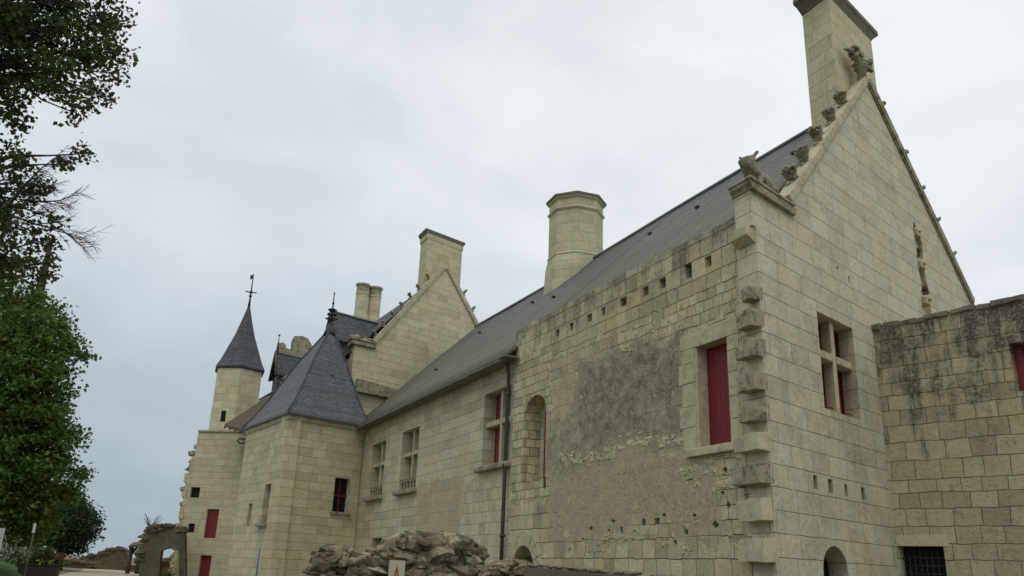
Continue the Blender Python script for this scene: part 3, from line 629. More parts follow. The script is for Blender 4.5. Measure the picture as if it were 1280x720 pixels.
for k,(u,z) in enumerate(slope_pts((.16,10.36),(3.65,14.70),[.06,.18,.3,.42,.54,.66,.8])): crocket(FG(u-.18,.2,z+.12),.62,-1,g2,k+40,FG,'trimd')
for k,(u,z) in enumerate(slope_pts((3.68,14.7),(7.55,10.3),[.25,.4,.54])): crocket(FG(u+.17,.05,z+.12),.68,1,g2,k+60,FG,'trimd')
b=MB(); 
for i in range(5): b.blob(FG(-.95+.22*i,.2,10.45+.05*math.sin(i*2)),(.15,.12,.12),sub=2,amp=.5,seed=i+70)
b.build('carved_beast',M['trimd'],g2)
# its roof, front wall
w0=FG(-.85,.3,1.6)-V((0,0,1.6)); wdir=dirv(-32.3); w1=w0+wdir*13.2
Z=lambda p,z: V((p.x,p.y,zk(z)))
r0=FG(3.65,.3,14.55); r1=FG(3.65,15,14.55)
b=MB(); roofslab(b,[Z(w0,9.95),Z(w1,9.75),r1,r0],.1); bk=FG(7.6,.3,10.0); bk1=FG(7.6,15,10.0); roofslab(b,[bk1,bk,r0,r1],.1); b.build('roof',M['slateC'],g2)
F2=Fr(w0,wdir,dirv(57.7)); b=MB(); b.wall(F2,[(.0,-.6),(13.2,-.6),(13.2,zk(9.6)),(0,zk(9.75))],(),.15,.5); b.build('front_wall',M['pav'],g2)
b=MB(); b.wall(FrG(FG(0,15,1.6)-V((0,0,1.6)),UB,UA),[(-2.6,-.6),(7.6,-.6),(7.6,10),(3.65,14.5),(-2.6,9.7)],(),0,.4); b.build('end_wall',M['gable2'],g2)
b=MB(); b.tube([r0+V((0,0,.04)),r1+V((0,0,.04))],.06,6); b.build('ridge_capping',M['lead'],g2)
# rectangular chimney behind gable point
c0=FG(2.7,.55,1.6); fc=[V(),UB*2.25,UB*2.25+UA*1.0,UA*1.0]; ctr=(fc[0]+fc[2])/2; pp=[p-ctr for p in fc]
b=MB(); prism(b,c0+ctr,pp,[zk(_z) for _z in (12.2,16.05,16.1,16.35)],[1,1,1.05,1.05]); ch=b.build('chimney',M['chim'],g2,.01,'rectangular chimney behind the clean gable')
b=MB(); prism(b,c0+ctr,pp,[zk(_z) for _z in (16.35,16.42,16.52,16.58)],[1.08,1.12,1.15,.9]); b.build('chimney_cap',M['cap'],ch)
# twin round chimneys
cc=FG(3.65,13,1.6); sd_=dirv(-13.4+90)
for k,o_ in enumerate((-.42,.48)):
    c=cc+sd_*(o_)+UA*(.4*k); circ=[V((math.cos(a),math.sin(a),0))*.40 for a in np.linspace(0,2*math.pi,19)[:-1]]
    b=MB(); prism(b,c,circ,[zk(_z) for _z in (13.5,15.6,15.9,17.0,17.02,17.1,17.12)],[1.35,1.2,1,1,1.06,1.06,1]); ch=b.build('chimney',M['chim'],g2,0,'round chimney shaft, one of a pair')
    b=MB(); prism(b,c,circ,[zk(_z) for _z in (17.12,17.5,17.55,17.66)],[1,1.0,1.15,1.15]); b.build('chimney_cap',M['trimd'],ch)
# dormers
def dormer(a, uf, ub_, ridge, eave, hw, zb, wallmat, label):
    fr=FrG(FG(0,a,1.6)-V((0,0,1.6)),UB,UA); b=MB()
    oh=.12; roofslab(b,[fr(uf-.1,-hw-oh,eave-.1),fr(ub_,-hw-oh,eave-.1),fr(ub_,0,ridge),fr(uf-.1,0,ridge)],.07)
    roofslab(b,[fr(ub_,hw+oh,eave-.1),fr(uf-.1,hw+oh,eave-.1),fr(uf-.1,0,ridge),fr(ub_,0,ridge)],.07)
    d=b.build('dormer',M['slateC'],g2,0,label)
    b=MB(); b.box(fr,uf+.02,ub_,-hw,hw,zb,eave-.12); b.build('dormer_wall',M[wallmat],d)
    b=MB(); b.tube([fr(uf-.1,0,ridge+.03),fr(ub_,0,ridge+.03)],.06,6); b.build('ridge_capping',M['lead'],d)
    return fr,d
fr,d1=dormer(2.6,-1.42,2.2,12.05,10.75,.85,8.0,'slateC','large slate dormer behind the pyramid roof')
fr,d2=dormer(12.2,-1.95,2.6,12.12,10.95,.75,6.8,'slateC','narrow timber dormer with a thin finial')
b=MB(); 
for s_ in (-1,1): b.tube([fr(-2.1,s_*.9,10.75),fr(-2.1,0,12.2)],.07,4)
for k in range(5): b.box(fr,-1.93+.02*k,-1.87+.02*k,-.7+.33*k,-.62+.33*k,8.8,10.9)
for k in range(5): b.box(fr,-1.6+.35*k,-1.5+.35*k,-.81,-.76,8.8,10.8)
b.build('dormer_timber',M['wood'],d2)
b=MB(); 
for k in range(6): b.blob(fr(-1.95+.1*k,-.85,9.0+.33*k),(.25,.2,.2),sub=2,amp=.5,seed=k+90)
b.build('broken_masonry',M['trimd'],d2)
b=MB(); p=fr(-2.02,0,12.1); b.tube([p,p+V((0,0,.75)),p+V((0,0,1.0))],[.10,.03,.02],6); b.blob(p+V((0,0,1.05)),(.07,.07,.07),sub=1,amp=0); b.blob(p+V((0,0,.55)),(.06,.06,.05),sub=1,amp=0); b.build('finial',M['lead'],d2)
# sagging lean-to roof by the tower
q=[at(281,530,44.0),at(314,540,41.8),at(347,503,43.6),at(333,497,45.6)]
b=MB(); roofslab(b,q,.12); lt=b.build('lean_to_roof',M['wood'],g2)
b=MB()
for k in range(6):
    t=k/5.; a_=q[0].lerp(q[1],t); c_=q[3].lerp(q[2],t); b.tube([a_-V((0,0,.18)),c_-V((0,0,.18))],.05,4)
b.build('rafters',M['wood'],lt)
# ruined stack behind
b=MB(); pts=[(346,433),(348,429),(353,428),(357,430),(358,435),(363,437),(364,427),(368,420),(378,420),(385,423),(388,428),(390,432),(393,445),(393,480),(346,480)]
Q=[at(x_,y_,49.) for x_,y_ in pts]; o_=Q[-1].copy(); u_=(Q[-2]-Q[-1]); u_.z=0; u_.normalize(); FRu=Fr(V((o_.x,o_.y,0)),u_,V((-u_.y,u_.x,0)))
b.wall(FRu,[((p-FRu.o).dot(u_),p.z) for p in Q],(),0,.7); rs=b.build('ruined_stack',M['trimd'],g2)
# ------------------------------------------------------------------ pavilion with pyramid roof
pv=empty('stair_pavilion',EC,'projecting cream stone pavilion with steep blue-grey slate pyramid roof','building')
DL=dirv(-32.9); LR=3.44; LL=5.2
FR_=Fr(EC,UB,dirv(AZB-90)); FL_=Fr(EC,DL,dirv(-32.9+90))
b=MB(); b.wall(FR_,[(0,-.6),(LR,-.6),(LR,6.9),(0,6.9)],[rect(2.3,3.0,3.53,4.8)],0,.5)
b.wall(FL_,[(0,-.6),(LL,-.6),(LL,6.9),(0,6.9)],[rect(1.05,1.78,2.98,4.42),rect(3.1,3.5,2.9,3.78)],0,.5)
q_=EC+DL*LL; b.wall(Fr(q_,UB,dirv(AZB+90)),[(0,-.6),(LR,-.6),(LR,6.9),(0,6.9)],(),0,.5)
b.build('wall',M['pav'],pv)
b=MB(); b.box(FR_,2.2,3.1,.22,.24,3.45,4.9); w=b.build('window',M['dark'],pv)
b=MB(); b.box(FR_,2.2,3.12,-.1,.2,3.43,3.53); b.build('sill',M['trimd'],w,.02)
b=MB(); 
for z in (4.12,): b.box(FR_,2.3,3.0,.15,.19,z,z+.07)
b.box(FR_,2.62,2.67,.15,.19,3.53,4.8); b.build('window_frame',M['red'],w)
b=MB(); b.box(FL_,1.0,1.85,.3,.32,2.9,4.5); w=b.build('window',M['glass'],pv); b=MB(); b.box(FL_,.98,1.95,-.16,.2,2.86,2.98); b.build('sill',M['trimd'],w,.02)
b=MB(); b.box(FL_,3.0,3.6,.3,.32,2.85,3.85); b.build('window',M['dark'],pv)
# cornice + roof
bc=EC+UB*LR+DL*LL; foot=[EC,EC+UB*LR,bc,q_]; ctr=(foot[0]+foot[2])/2
apx=V((-7.72,34.83,0))
def lp(s,z,c=ctr): return [V((c.x+(p.x-ctr.x)*s,c.y+(p.y-ctr.y)*s,z)) for p in foot]
b=MB(); b.loft([lp(1.01,6.68),lp(1.03,6.72),lp(1.045,6.86),lp(1.055,6.905)],True,True); b.build('cornice',M['trim'],pv)
def mixl(t,s,z): c=ctr.lerp(apx,t); return lp(s,z,c)
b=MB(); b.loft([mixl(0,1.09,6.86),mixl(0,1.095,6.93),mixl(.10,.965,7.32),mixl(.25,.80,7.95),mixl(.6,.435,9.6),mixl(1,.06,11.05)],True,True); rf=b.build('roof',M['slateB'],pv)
b=MB()
for k in range(4):
    L_=[mixl(0,1.1,6.96)[k],mixl(.10,.97,7.34)[k],mixl(.25,.805,7.97)[k],mixl(.6,.44,9.63)[k],mixl(1,.07,11.07)[k]]; b.tube(L_,.028,6)
b.build('hip_capping',M['slateC'],rf)
p=V((apx.x,apx.y,10.9)); b=MB(); b.tube([p,p+V((0,0,.15)),p+V((0,0,.6))],[.30,.26,.10],8); b.tube([p+V((0,0,.55)),p+V((0,0,1.95))],[.05,.02],6)
for z,r_ in ((.75,.2),(.95,.16),(1.15,.13)):
    for k in range(6):
        a_=k*math.pi/3+z*3; c=p+V((math.cos(a_)*r_,math.sin(a_)*r_,z)); b.blob(c,(.07,.07,.05),sub=1,amp=.3,seed=k)
        b.tube([p+V((0,0,z-.08)),c],.02,5)
b.blob(p+V((0,0,1.45)),(.06,.06,.07),sub=1,amp=0); b.blob(p+V((0,0,1.92)),(.04,.04,.05),sub=1,amp=0); b.build('finial',M['iron'],pv)
for (uu,t_) in ((.53,.40),(.5,.52)):
    a_=mixl(.25,.80,7.95); c_=mixl(.6,.435,9.6); e_=a_[0].lerp(a_[1],uu).lerp(c_[0].lerp(c_[1],uu),t_+.2); b=MB(); b.blob(e_,(.09,.07,.07),sub=1,amp=.1); b.build('roof_vent',M['lead'],pv); break
p=at(322,702,31.0); b=MB()
pb_=V((p.x,p.y,gh(p.x,p.y)-.05)); b.tube([pb_,V((p.x+.02,p.y,2.05))],.03,8)
M['blue']=flatm('blue_paint',(.10,.16,.34),.5,.4); o=at_base(b.build('marker_pole',M['blue']),pb_); tag(o,'thin blue pole standing against the pavilion wall','pole')
# ------------------------------------------------------------------ stair tower
TC=V((-14.45,44.72,0)); tu=dirv(100); tn=dirv(10)
tw=empty('stair_tower',TC,'slender faceted cream stone stair tower with flared slate spire and weather vane','tower')
FT=Fr(TC-tn*1.5,tu,tn)
oc=FT(.03,1.22,0)
ap=1.12; R8=ap/math.cos(math.radians(30))
o8=[V((math.sin(math.radians(10+30+60*k)),math.cos(math.radians(10+30+60*k)),0))*R8 for k in range(6)]
b=MB(); prism(b,oc,o8,[7.8,11.3],[1,1]); b.build('shaft',M['towrup'],tw)
def tw_hole(u,z): return FT(u,-.02,z)
b=MB(); b.box(FT,-.43-.3,-.43-.02,-.0,.05,8.45,9.0); 
b=MB(); b.box(Fr(V((oc.x,oc.y,0)),tu,tn),-.08,.18,-1.135,-1.0,8.4,8.95); b.build('window',M['dark'],tw)
# lower body
low=[rect(-1.04,-.53,4.55,5.06),rect(.02,.66,2.64,4.02),rect(-.88,-.52,2.88,3.3),rect(.02,.62,-.1,1.83)]
b=MB(); b.wall(FT,[(-1.3,-.6),(4.2,-.6),(4.2,7.82),(-1.09,7.82),(-1.12,5)],low,0.0,.5)
b.wall(Fr(FT(-1.12,0,0),tn,tu),[(0.01,-.6),(4.,-.6),(4.,7.8),(0.01,7.8)],(),.0,.06); b.build('lower_wall',M['towr'],tw)
b=MB(); b.box(FT,-1.1,4.2,-.06,.06,7.82,7.92); b.build('string_course',M['trimd'],tw,.02)
for (a,c,z0,z1,mt,nm) in ((-1.1,-.5,4.5,5.1,'dark','window'),(-.02,.7,2.6,4.06,'red','door'),(-.95,-.5,2.8,3.35,'dark','window'),(-.02,.68,-.1,1.9,'red','door')):
    b=MB(); b.box(FT,a,c,.14,.17,z0,z1); b.build(nm,M[mt],tw)
# ragged torn-off wall stub on the left
random.seed(21); out_=[(0,-.6)]; z=-.6
stub=[(-1.09,7.6)]; z=7.6; uL=-1.15
while z>0.2:
    stub.append((uL,z)); dz=random.uniform(.2,.45); z-=dz; stub.append((uL+random.uniform(-.02,.02),z)); uL=-1.3-.36*min(1,(7.6-z)/2.2)+random.uniform(-.13,.12)
stub += [(-1.55,-.6),(-1.09,-.6)]
b=MB(); b.wall(Fr(FT(0,.35,0),tu,tn),stub,(),0,.9); b.build('broken_wall_stub',M['near'],tw,.03)
b=MB()
for z in np.arange(.3,7.5,.36):
    for k in range(2):
        uu=-1.32-.3*min(1,(7.6-z)/2.2)+random.uniform(-.12,.1); b.blob(FT(uu,.55+.45*k,z),(.22,.25,.16),sub=1,amp=.4,seed=z+k)
b.build('toothing_rubble',M['trimd'],tw)
# spire
cir=o8; b=MB(); N_=[(11.22,1.05),(11.27,1.11),(11.36,1.10),(11.75,.93),(12.4,.72),(13.2,.46),(14.1,.24),(15.0,.04)]
prism(b,oc,cir,[z for z,s in N_],[s for z,s in N_]); sp_=b.build('spire',M['slateC'],tw)
b=MB(); p=V((oc.x,oc.y,14.85)); b.tube([p,p+V((0,0,.5)),p+V((0,0,2.0))],[.08,.05,.02],6); 
for k in range(4): a_=k*math.pi/2+.4; b.tube([p+V((0,0,.9)),p+V((math.cos(a_)*.3,math.sin(a_)*.3,.95))],.035,5)
b.blob(p+V((0,0,.7)),(.1,.1,.08),sub=1,amp=0); b.blob(p+V((0,0,.95)),(.08,.08,.08),sub=1,amp=0)
fl=p+V((0,0,1.7)); b.wall(Fr(fl,V((1,0,0)),V((0,1,0))),[(-.16,0),(-.02,0),(-.02,.26),(-.12,.22),(-.17,.28)],(),0,.02); b.build('weather_vane',M['iron'],tw)
b=MB(); p=at(306,549,42.5); k_=at(297,551,43.5)
b.tube([p,at(300,548,43),k_,at(300,554,43),at(307,554,42.6)],.04,5); b.tube([at(307,554,42.6),at(312,560,42.)],.07,5); b.build('iron_bracket',M['iron'],tw)
# ------------------------------------------------------------------ right-hand wall
PW=FB(4.40,0,0); rw_u=dirv(136.9); FW=Fr(PW,rw_u,dirv(46.9))
rwt=[]; u=0; 
pts=[(7.2,-.6),(7.2,6.62)]; u=7.2; random.seed(5)
while u>.3:
    u-=random.uniform(.12,.3); zz=6.42+.03*u+.05*mnoise.noise(V((u*2.2,0,0)))+random.uniform(-.015,.015); pts.append((max(u,0),zz))
pts += [(0,6.40),(0,-.6)]
rw=empty('stone_wall',PW,'dark-stained masonry wall with red-framed window meeting the gable at right','wall')
b=MB(); b.wall(FW,pts,[rect(2.36,3.4,4.88,5.74),rect(.05,.84,.9,2.31)],0,.55); b.build('masonry',M['right'],rw)
b=MB()
for k in range(30):
    uu=k*.24+random.uniform(-.03,.03); ln=random.uniform(.2,.34); zz=6.43+.03*uu+.05*mnoise.noise(V((uu*2.2,0,0)))
    b.box(Fr(FW(uu,0,zz),rw_u,FW.n),0,ln,-.05+random.uniform(-.02,.03),.6,-.04,.05+random.uniform(0,.03),.02)
b.build('coping_stones',M['cap'],rw,.02)
b=MB(); b.wall(FW,[(.02,2.312),(.93,2.312),(.93,2.5),(.02,2.5)],(),-.01,.1); b.build('lintel',M['trim'],rw,.008)
b=MB(); b.box(FW,.0,.9,.22,.24,.8,2.35); w=b.build('window',M['dark'],rw)
M['grate']=flatm('green_black_iron',(.03,.045,.042),.6,.4); b=MB()
for k in range(6): b.tube([FW(.17+.1*k,.15,.9),FW(.17+.1*k,.15,2.3)],.009,5)
for k in range(9): b.tube([FW(.06,.14,1.0+.14*k),FW(.83,.14,1.0+.14*k)],.008,5)
b.build('grate',M['grate'],w)
b=MB(); b.box(FW,2.4,3.5,.32,.34,4.8,5.8); w=b.build('window',M['glass'],rw); b=MB(); b.box(FW,2.33,2.50,.2,.28,4.85,5.76); b.box(FW,3.32,3.4,.2,.28,4.85,5.7); b.box(FW,2.5,3.32,.2,.28,5.66,5.76); b.box(FW,2.56,3.32,.2,.28,4.85,4.93); b.build('window_frame',M['red'],w,.004)
# ------------------------------------------------------------------ foreground ruins
def rubble(b, x0,x1,prof,dist,depth,zb,n,seed,sz=(.07,.17)):
    random.seed(seed); A_=at(x0,705,dist); B_=at(x1,705,dist); A_.z=B_.z=0; u_=(B_-A_); W=u_.length; u_.normalize(); n_=V((-u_.y,u_.x,0)); fr=Fr(A_,u_,n_)
    def top(u):
        px_=x0+(x1-x0)*u/W
        for (xa,ya),(xb,yb) in zip(prof[:-1],prof[1:]):
            if xa<=px_<=xb: y_=ya+(yb-ya)*(px_-xa)/(xb-xa); break
        else: y_=prof[-1][1]
        return at(px_,y_,dist).z
    # mortar core
    K=60; vs=[];fs=[]; J=10
    for i in range(K+1):
        u=W*i/K; t=top(u)+.03*mnoise.noise(V((u*9,seed,0)))
        prof_=[(.12,zb)]+[(.12-.10*sstep(0,1,k/J)*0,1.1+(t-.06-1.1)*k/J) for k in range(J+1)]+[(depth*.35,t),(depth-.1,t-.06),(depth-.06,zb)]
        for (d,z) in prof_:
            q=fr(u,d,z); k1=mnoise.fractal(q*3.4+V((seed,0,0)),.9,2.1,6)*.11; k2=abs(mnoise.noise(V((q.x*5,q.y*5,q.z*11))))*.09; vs.append(q+n_*(k1-k2)*(1 if z>zb else 0)+V((0,0,k1*.25 if z>1.2 else 0)))
    m_=J+5
    for i in range(K):
        for j in range(m_-1): fs.append((i*m_+j,i*m_+j+1,(i+1)*m_+j+1,(i+1)*m_+j))
    fs += [tuple(range(m_)),tuple(K*m_+j for j in range(m_-1,-1,-1))]
    b.mesh(vs,fs,False)
    for i in range(n):
        u=random.uniform(0,W); t=top(u); onTop=random.random()<.35
        z=t-random.uniform(.03,.12) if onTop else random.uniform(max(zb,1.2),t-.08); d=random.uniform(.05,depth-.05) if onTop else random.choice((0.02,.06,.1))
        r_=sz[0]+(sz[1]-sz[0])*random.random()**2.2; R_=Matrix.Rotation(random.uniform(-.5,.5)+math.atan2(u_.y,u_.x),3,'Z')@Matrix.Rotation(random.uniform(-.35,.35),3,'Y')@Matrix.Rotation(random.uniform(-.3,.3),3,'X')
        b.blob(fr(u,d,z),(r_*random.uniform(.8,1.5),r_*random.uniform(.7,1.1),r_*random.uniform(.35,.75)),R_,sub=random.choice((1,1,2)),amp=.42,fr=1.6,seed=i*.37+seed,smooth=False)
    return fr(W/2,depth/2,zb)
b=MB(); base=rubble(b,386,436,[(386,712),(392,700),(400,684),(409,681),(418,683),(426,681),(432,690),(436,712)],14.5,.55,-.05,150,3,(.03,.17))
tag(at_base(b.build('rubble_pillar',M['rub']),base),'narrow stump of ruined rubble masonry in front of the pavilion','ruin')
b=MB(); base=rubble(b,442,606,[(442,716),(450,700),(462,688),(476,680),(492,674),(504,667),(520,669),(532,666),(546,664),(556,673),(568,671),(582,674),(590,682),(600,690),(604,698),(606,712)],14.,.9,-.05,520,4,(.035,.24))
tag(at_base(b.build('rubble_wall',M['rub']),base),'wide broken rubble wall with ragged grey top behind the warning sign','ruin')
b=MB(); base=rubble(b,598,664,[(598,709),(612,704),(628,700),(640,697),(652,702),(664,706)],13.5,.7,-.05,170,6,(.03,.13))
tag(at_base(b.build('rubble_heap',M['rub']),base),'low heap of broken rubble stones below the small arch','ruin')
# dark low wall
A_=at(655,706,13.3); B_=at(900,727,11.6); u_=(B_-A_); u_.z=0; W=u_.length; u_.normalize(); FLw=Fr(V((A_.x,A_.y,0)),u_,V((-u_.y,u_.x,0)))
M['lowwall']=plain_stone('dark_damp_wall_face',(.14,.12,.095),.5); M['lowtop']=plain_stone('earth_wall_top',(.24,.20,.14),.6,2.)
lw=empty('low_wall',FLw(W/2,.2,0),'low dark wall with a rough stony top below the patched facade','wall')
b=MB(); b.wall(FLw,[(0,-.1),(W,-.1),(W,B_.z-.02),(0,A_.z-.03)],(),0,.45); b.build('face',M['lowwall'],lw)
b=MB(); random.seed(12)
for i in range(70):
    t=random.random(); z=A_.z+(B_.z-A_.z)*t; b.blob(FLw(W*t,random.uniform(.05,.4),z),(random.uniform(.04,.1),.06,random.uniform(.015,.035)),sub=1,amp=.5,seed=i)
b.build('top_stones',M['lowtop'],lw)
# warning sign
p=at(496,712,13.4); u_=dirv(82); FS=Fr(V((p.x,p.y,0)),u_,dirv(-8))
sg=empty('warning_sign',FS(0,0,0),'small cream board with a red warning triangle in front of the rubble wall','sign')
M['board']=flatm('cream_board',(.42,.39,.28),.6,.3,.05); M['sred']=flatm('sign_red',(.40,.03,.02),.5,.3,.05)
zt=at(496,700.5,13.4).z; b=MB(); b.box(FS,-.12,.12,0,.012,zt-.36,zt); b.build('board',M['board'],sg,.003)
b=MB(); b.wall(FS,[(-.042,zt-.235),(.042,zt-.235),(0,zt-.06)],[[(-.014,zt-.215),(.014,zt-.215),(0,zt-.155)]],-.004,.003); b.build('triangle',M['sred'],sg)
b=MB(); b.box(FS,-.02,.02,.014,.05,-.05,zt-.05); b.build('post',M['wood'],sg)
# ------------------------------------------------------------------ far left background
M['ruinb']=ashlar('brown_ruin_masonry',rh=.3,bw=.45,k=(.22,.18,.15),dark=.5,pits=.3,jd=.5,contrast=1.2)
M['archm']=ashlar('dark_arch_masonry',rh=.33,bw=.5,k=(.21,.205,.19),dark=.7,pits=.3,jd=.5,contrast=1.2,streak=.6)
def pixwall(name, pts, dist, depth, mat, az_u, holes=()):
    p0=at(*pts[0],dist); u_=dirv(az_u); n_=V((-u_.y,u_.x,0)); fr=Fr(V((p0.x,p0.y,0)),u_,n_)
    def loc(x_,y_):
        d=ray(x_,y_); dn=d.x*n_.x+d.y*n_.y; t=((p0.x)*n_.x+(p0.y)*n_.y)/dn; q=EYE+d*t; return ((q-fr.o).dot(u_),q.z)
    rr=random.Random(9); P2=[]
    for i,p in enumerate(pts):
        q=pts[(i+1)%len(pts)]; P2.append(p)
        if p[1]<706 and q[1]<706:
            for t in (.25,.5,.75): P2.append((p[0]+(q[0]-p[0])*t+rr.uniform(-.4,.4),p[1]+(q[1]-p[1])*t+rr.uniform(-.9,.9)))
    pts=P2
    b=MB(); b.wall(fr,[loc(*p) for p in pts],[[loc(*p) for p in h] for h in holes],0,depth);
    us=[loc(*p)[0] for p in pts]; tops=[(loc(*p)) for p in pts if p[1]<706]
    for i in range(70):
        a=rr.randrange(len(tops)-1); t=rr.random(); u_q=tops[a][0]*(1-t)+tops[a+1][0]*t; z_q=tops[a][1]*(1-t)+tops[a+1][1]*t
        b.blob(fr(u_q,rr.uniform(-.05,depth*.8),z_q-abs(rr.gauss(0,.16))),(rr.uniform(.12,.32),.16,rr.uniform(.06,.16)),sub=1,amp=.45,seed=i,smooth=False)
    o=b.build(name,mat,None,0); return at_base(o,fr(0,0,gh(fr.o.x,fr.o.y))), fr
o,_=pixwall('arched_wall',[(173,722),(175,700),(178,680),(184,662),(192,657),(203,655),(214,657),(226,659),(231,661),(232,722)],45.,.5,M['archm'],80,[[(199,722),(200,700),(202,688),(208,686),(218,686),(223,689),(224,722)]])
tag(o,'dark ruined wall pierced by a square arch left of the tower','wall')
o,_=pixwall('red_ruin_wall',[(196,724),(198,700),(206,699),(218,701),(229,699),(236,703),(236,724)],58.,.6,M['ruinb'],80); tag(o,'reddish low ruin wall seen through the arch','wall')
o,_=pixwall('ruined_wall',[(78,709),(90,703),(98,699),(108,695),(118,694),(128,689),(136,686),(148,684),(154,686),(156,690),(157,697),(154,709)],66.,1.0,M['ruinb'],75); tag(o,'brown ruined wall with a sloping broken top beyond the path','wall')
o,_=pixwall('boundary_wall',[(40,712),(60,699),(90,700),(120,705),(150,707),(176,706),(182,722),(120,712)],64.,.5,M['ruinb'],75); tag(o,'low brown boundary wall along the far end of the path','wall')
# timber shelter
sh=empty('timber_shelter',at(172,700,56),'open timber shelter with dark posts left of the arched wall','shelter'); sh.location.z=.7
b=MB(); roofslab(b,[at(161,682,55),at(184,679,54),at(186,674,58),at(166,678,59)],.12); b.build('roof',M['wood'],sh)
for x_,y_ in ((165,682),(177,681)):
    p=at(x_,y_,56); b=MB(); b.tube([V((p.x,p.y,.7)),p],.13,6); b.build('post',M['wood'],sh)
b=MB(); p=at(165,692,56); q=at(172,683,56); b.tube([p,q],.08,5); p=at(177,692,56); q=at(184,683,56); b.tube([p,q],.08,5); b.build('brace',M['wood'],sh)
# leaves helper
def leaves(name, centers, size, mat, parent, jitter=.5, origin=V((0,0,0))):
    c=np.array(centers,dtype=float); n=len(c)
    a=rng.uniform(0,2*np.pi,n); el=rng.normal(0,.55,n)-.25
    d=np.stack([np.cos(a)*np.cos(el),np.sin(a)*np.cos(el),np.sin(el)],1)
    r=rng.normal(size=(n,3)); s=np.cross(d,r); s/=np.linalg.norm(s,axis=1)[:,None]+1e-9; nn=np.cross(d,s)
    L_=size*rng.uniform(.6,1.35,n)[:,None]; Wd=L_*rng.uniform(.3,.42,n)[:,None]
    p0=c; p1=c+d*L_*.45+s*Wd+nn*L_*.08; p2=c+d*L_; p3=c+d*L_*.45-s*Wd+nn*L_*.08
    v=np.stack([p0,p1,p2,p3],1).reshape(-1,3)-np.array(origin)
    me=bpy.data.meshes.new(name); me.vertices.add(4*n); me.vertices.foreach_set('co',v.ravel()); me.loops.add(4*n); me.loops.foreach_set('vertex_index',np.arange(4*n,dtype=np.int32))
    me.polygons.add(n); me.polygons.foreach_set('loop_start',np.arange(0,4*n,4,dtype=np.int32)); me.polygons.foreach_set('loop_total',np.full(n,4,dtype=np.int32)); me.update(); me.validate()
    me.materials.append(mat); o=bpy.data.objects.new(name,me); C.objects.link(o)
    if parent: o.parent=parent
    return o
def tree(name,label,base,trunk,clumps,leafsz,mat,per,trr,subr=.32,flat=.6,group=None):
    base=V(base); root=empty(name,base,label,'tree',group); b=MB(); b.tube([base]+trunk,trr,10)
    tw_=[]; P=[]
    tp=[V(p) for p in trunk]
    for c,r in clumps:
        c=V(c); s=min(tp,key=lambda q:(q-c).length+(3 if q.z>c.z+.5 else 0)); mid=s.lerp(c,.5)+V((0,0,.12*(c-s).length))
        w1_=s.lerp(c,.25)+V((random.uniform(-.12,.12),random.uniform(-.12,.12),.14))*(c-s).length*.6; w2_=mid+V((random.uniform(-.1,.1),0,random.uniform(-.1,.06)))*(c-s).length; w3_=s.lerp(c,.78)+V((0,0,.06*(c-s).length)); b.tube([s,w1_,w2_,w3_,c],[.02+.012*(c-s).length,.016+.009*(c-s).length,.014+.006*(c-s).length,.014,.009],5)
        ns=max(4,int(per*r*r)); 
        for k in range(ns):
            v=rng.normal(size=3); v/=np.linalg.norm(v); rr_=r*(rng.uniform(.25,1.)**.6); q=c+V((v[0]*rr_,v[1]*rr_,v[2]*rr_*.75))
            if rng.random()<.4: b.tube([c.lerp(q,.15),c.lerp(q,.6)+V((0,0,.04)),q],[.018,.012,.006],4,False)
            m_=int(rng.integers(14,30)); g_=np.clip(rng.normal(size=(m_,3)),-1.7,1.7)*np.array([subr,subr,subr*flat]); P.append(np.array(q)[None,:]+g_)
    b.build('trunk',M['bark'],root); P=np.concatenate(P)
    leaves('crown',P,leafsz,M[mat],root,origin=base); print(name,len(P)); return root
# upper near tree (trunk left of the frame)
cl=[]
random.seed(3)
def cp(x_,y_,d,r): cl.append((at(x_,y_,d),r))
for (x_,y_,d,r) in [(5,10,14,.85),(45,5,13.5,.8),(85,0,14,.8),(122,12,14,.5),(140,30,13.8,.38),(150,62,13.6,.28),(60,45,13.5,.75),(95,50,14,.65),(20,55,14.5,.8),(128,68,13.5,.42),(142,92,13.5,.22),(110,88,13.5,.45),(75,90,13.4,.5),(35,95,14,.55),(122,112,13.4,.24),(98,118,13.3,.36),(90,140,13.3,.2),(60,118,13.4,.22),(8,118,14,.42),(22,138,14,.3),(2,90,15,.6),(10,-60,14,1.2),(80,-60,14,1.1),(130,-50,14.3,.8),(-60,20,14.5,1.3),(-60,-80,15,1.5),(-40,110,14.5,.7),(20,155,14,.12),(60,-120,14.5,1.3),
      (6,215,14.2,.3),(2,245,14.5,.4),(18,258,14,.2),(38,240,13.8,.1),(52,232,13.7,.09),(14,285,14,.34),(40,290,13.8,.2),(58,300,13.7,.12),(10,320,14.4,.4),(34,325,14,.25),(56,330,13.8,.14),(44,345,14,.16),(106,192,13.6,.10),(80,205,13.7,.06),(8,190,14.6,.3),(70,275,13.7,.12),(30,205,14,.13),(-50,250,15,1.1),(-50,330,15,1.0)]: cp(x_,y_,d,r)
tb=at(-150,400,15.5); gz=gh(tb.x,tb.y)
trunk=[V((tb.x,tb.y,gz+2)),V((tb.x+.1,tb.y,gz+4.5)),at(-120,260,15.2),at(-90,120,15),at(-60,0,14.8),at(-20,-80,14.6)]
t1=tree('ash_tree','near leafy tree overhanging the upper left corner, with one bare branch',V((tb.x,tb.y,gz-.1)),trunk,cl,.08,'leafA',72,[.30,.26,.23,.2,.16,.11,.06],.095,.75)
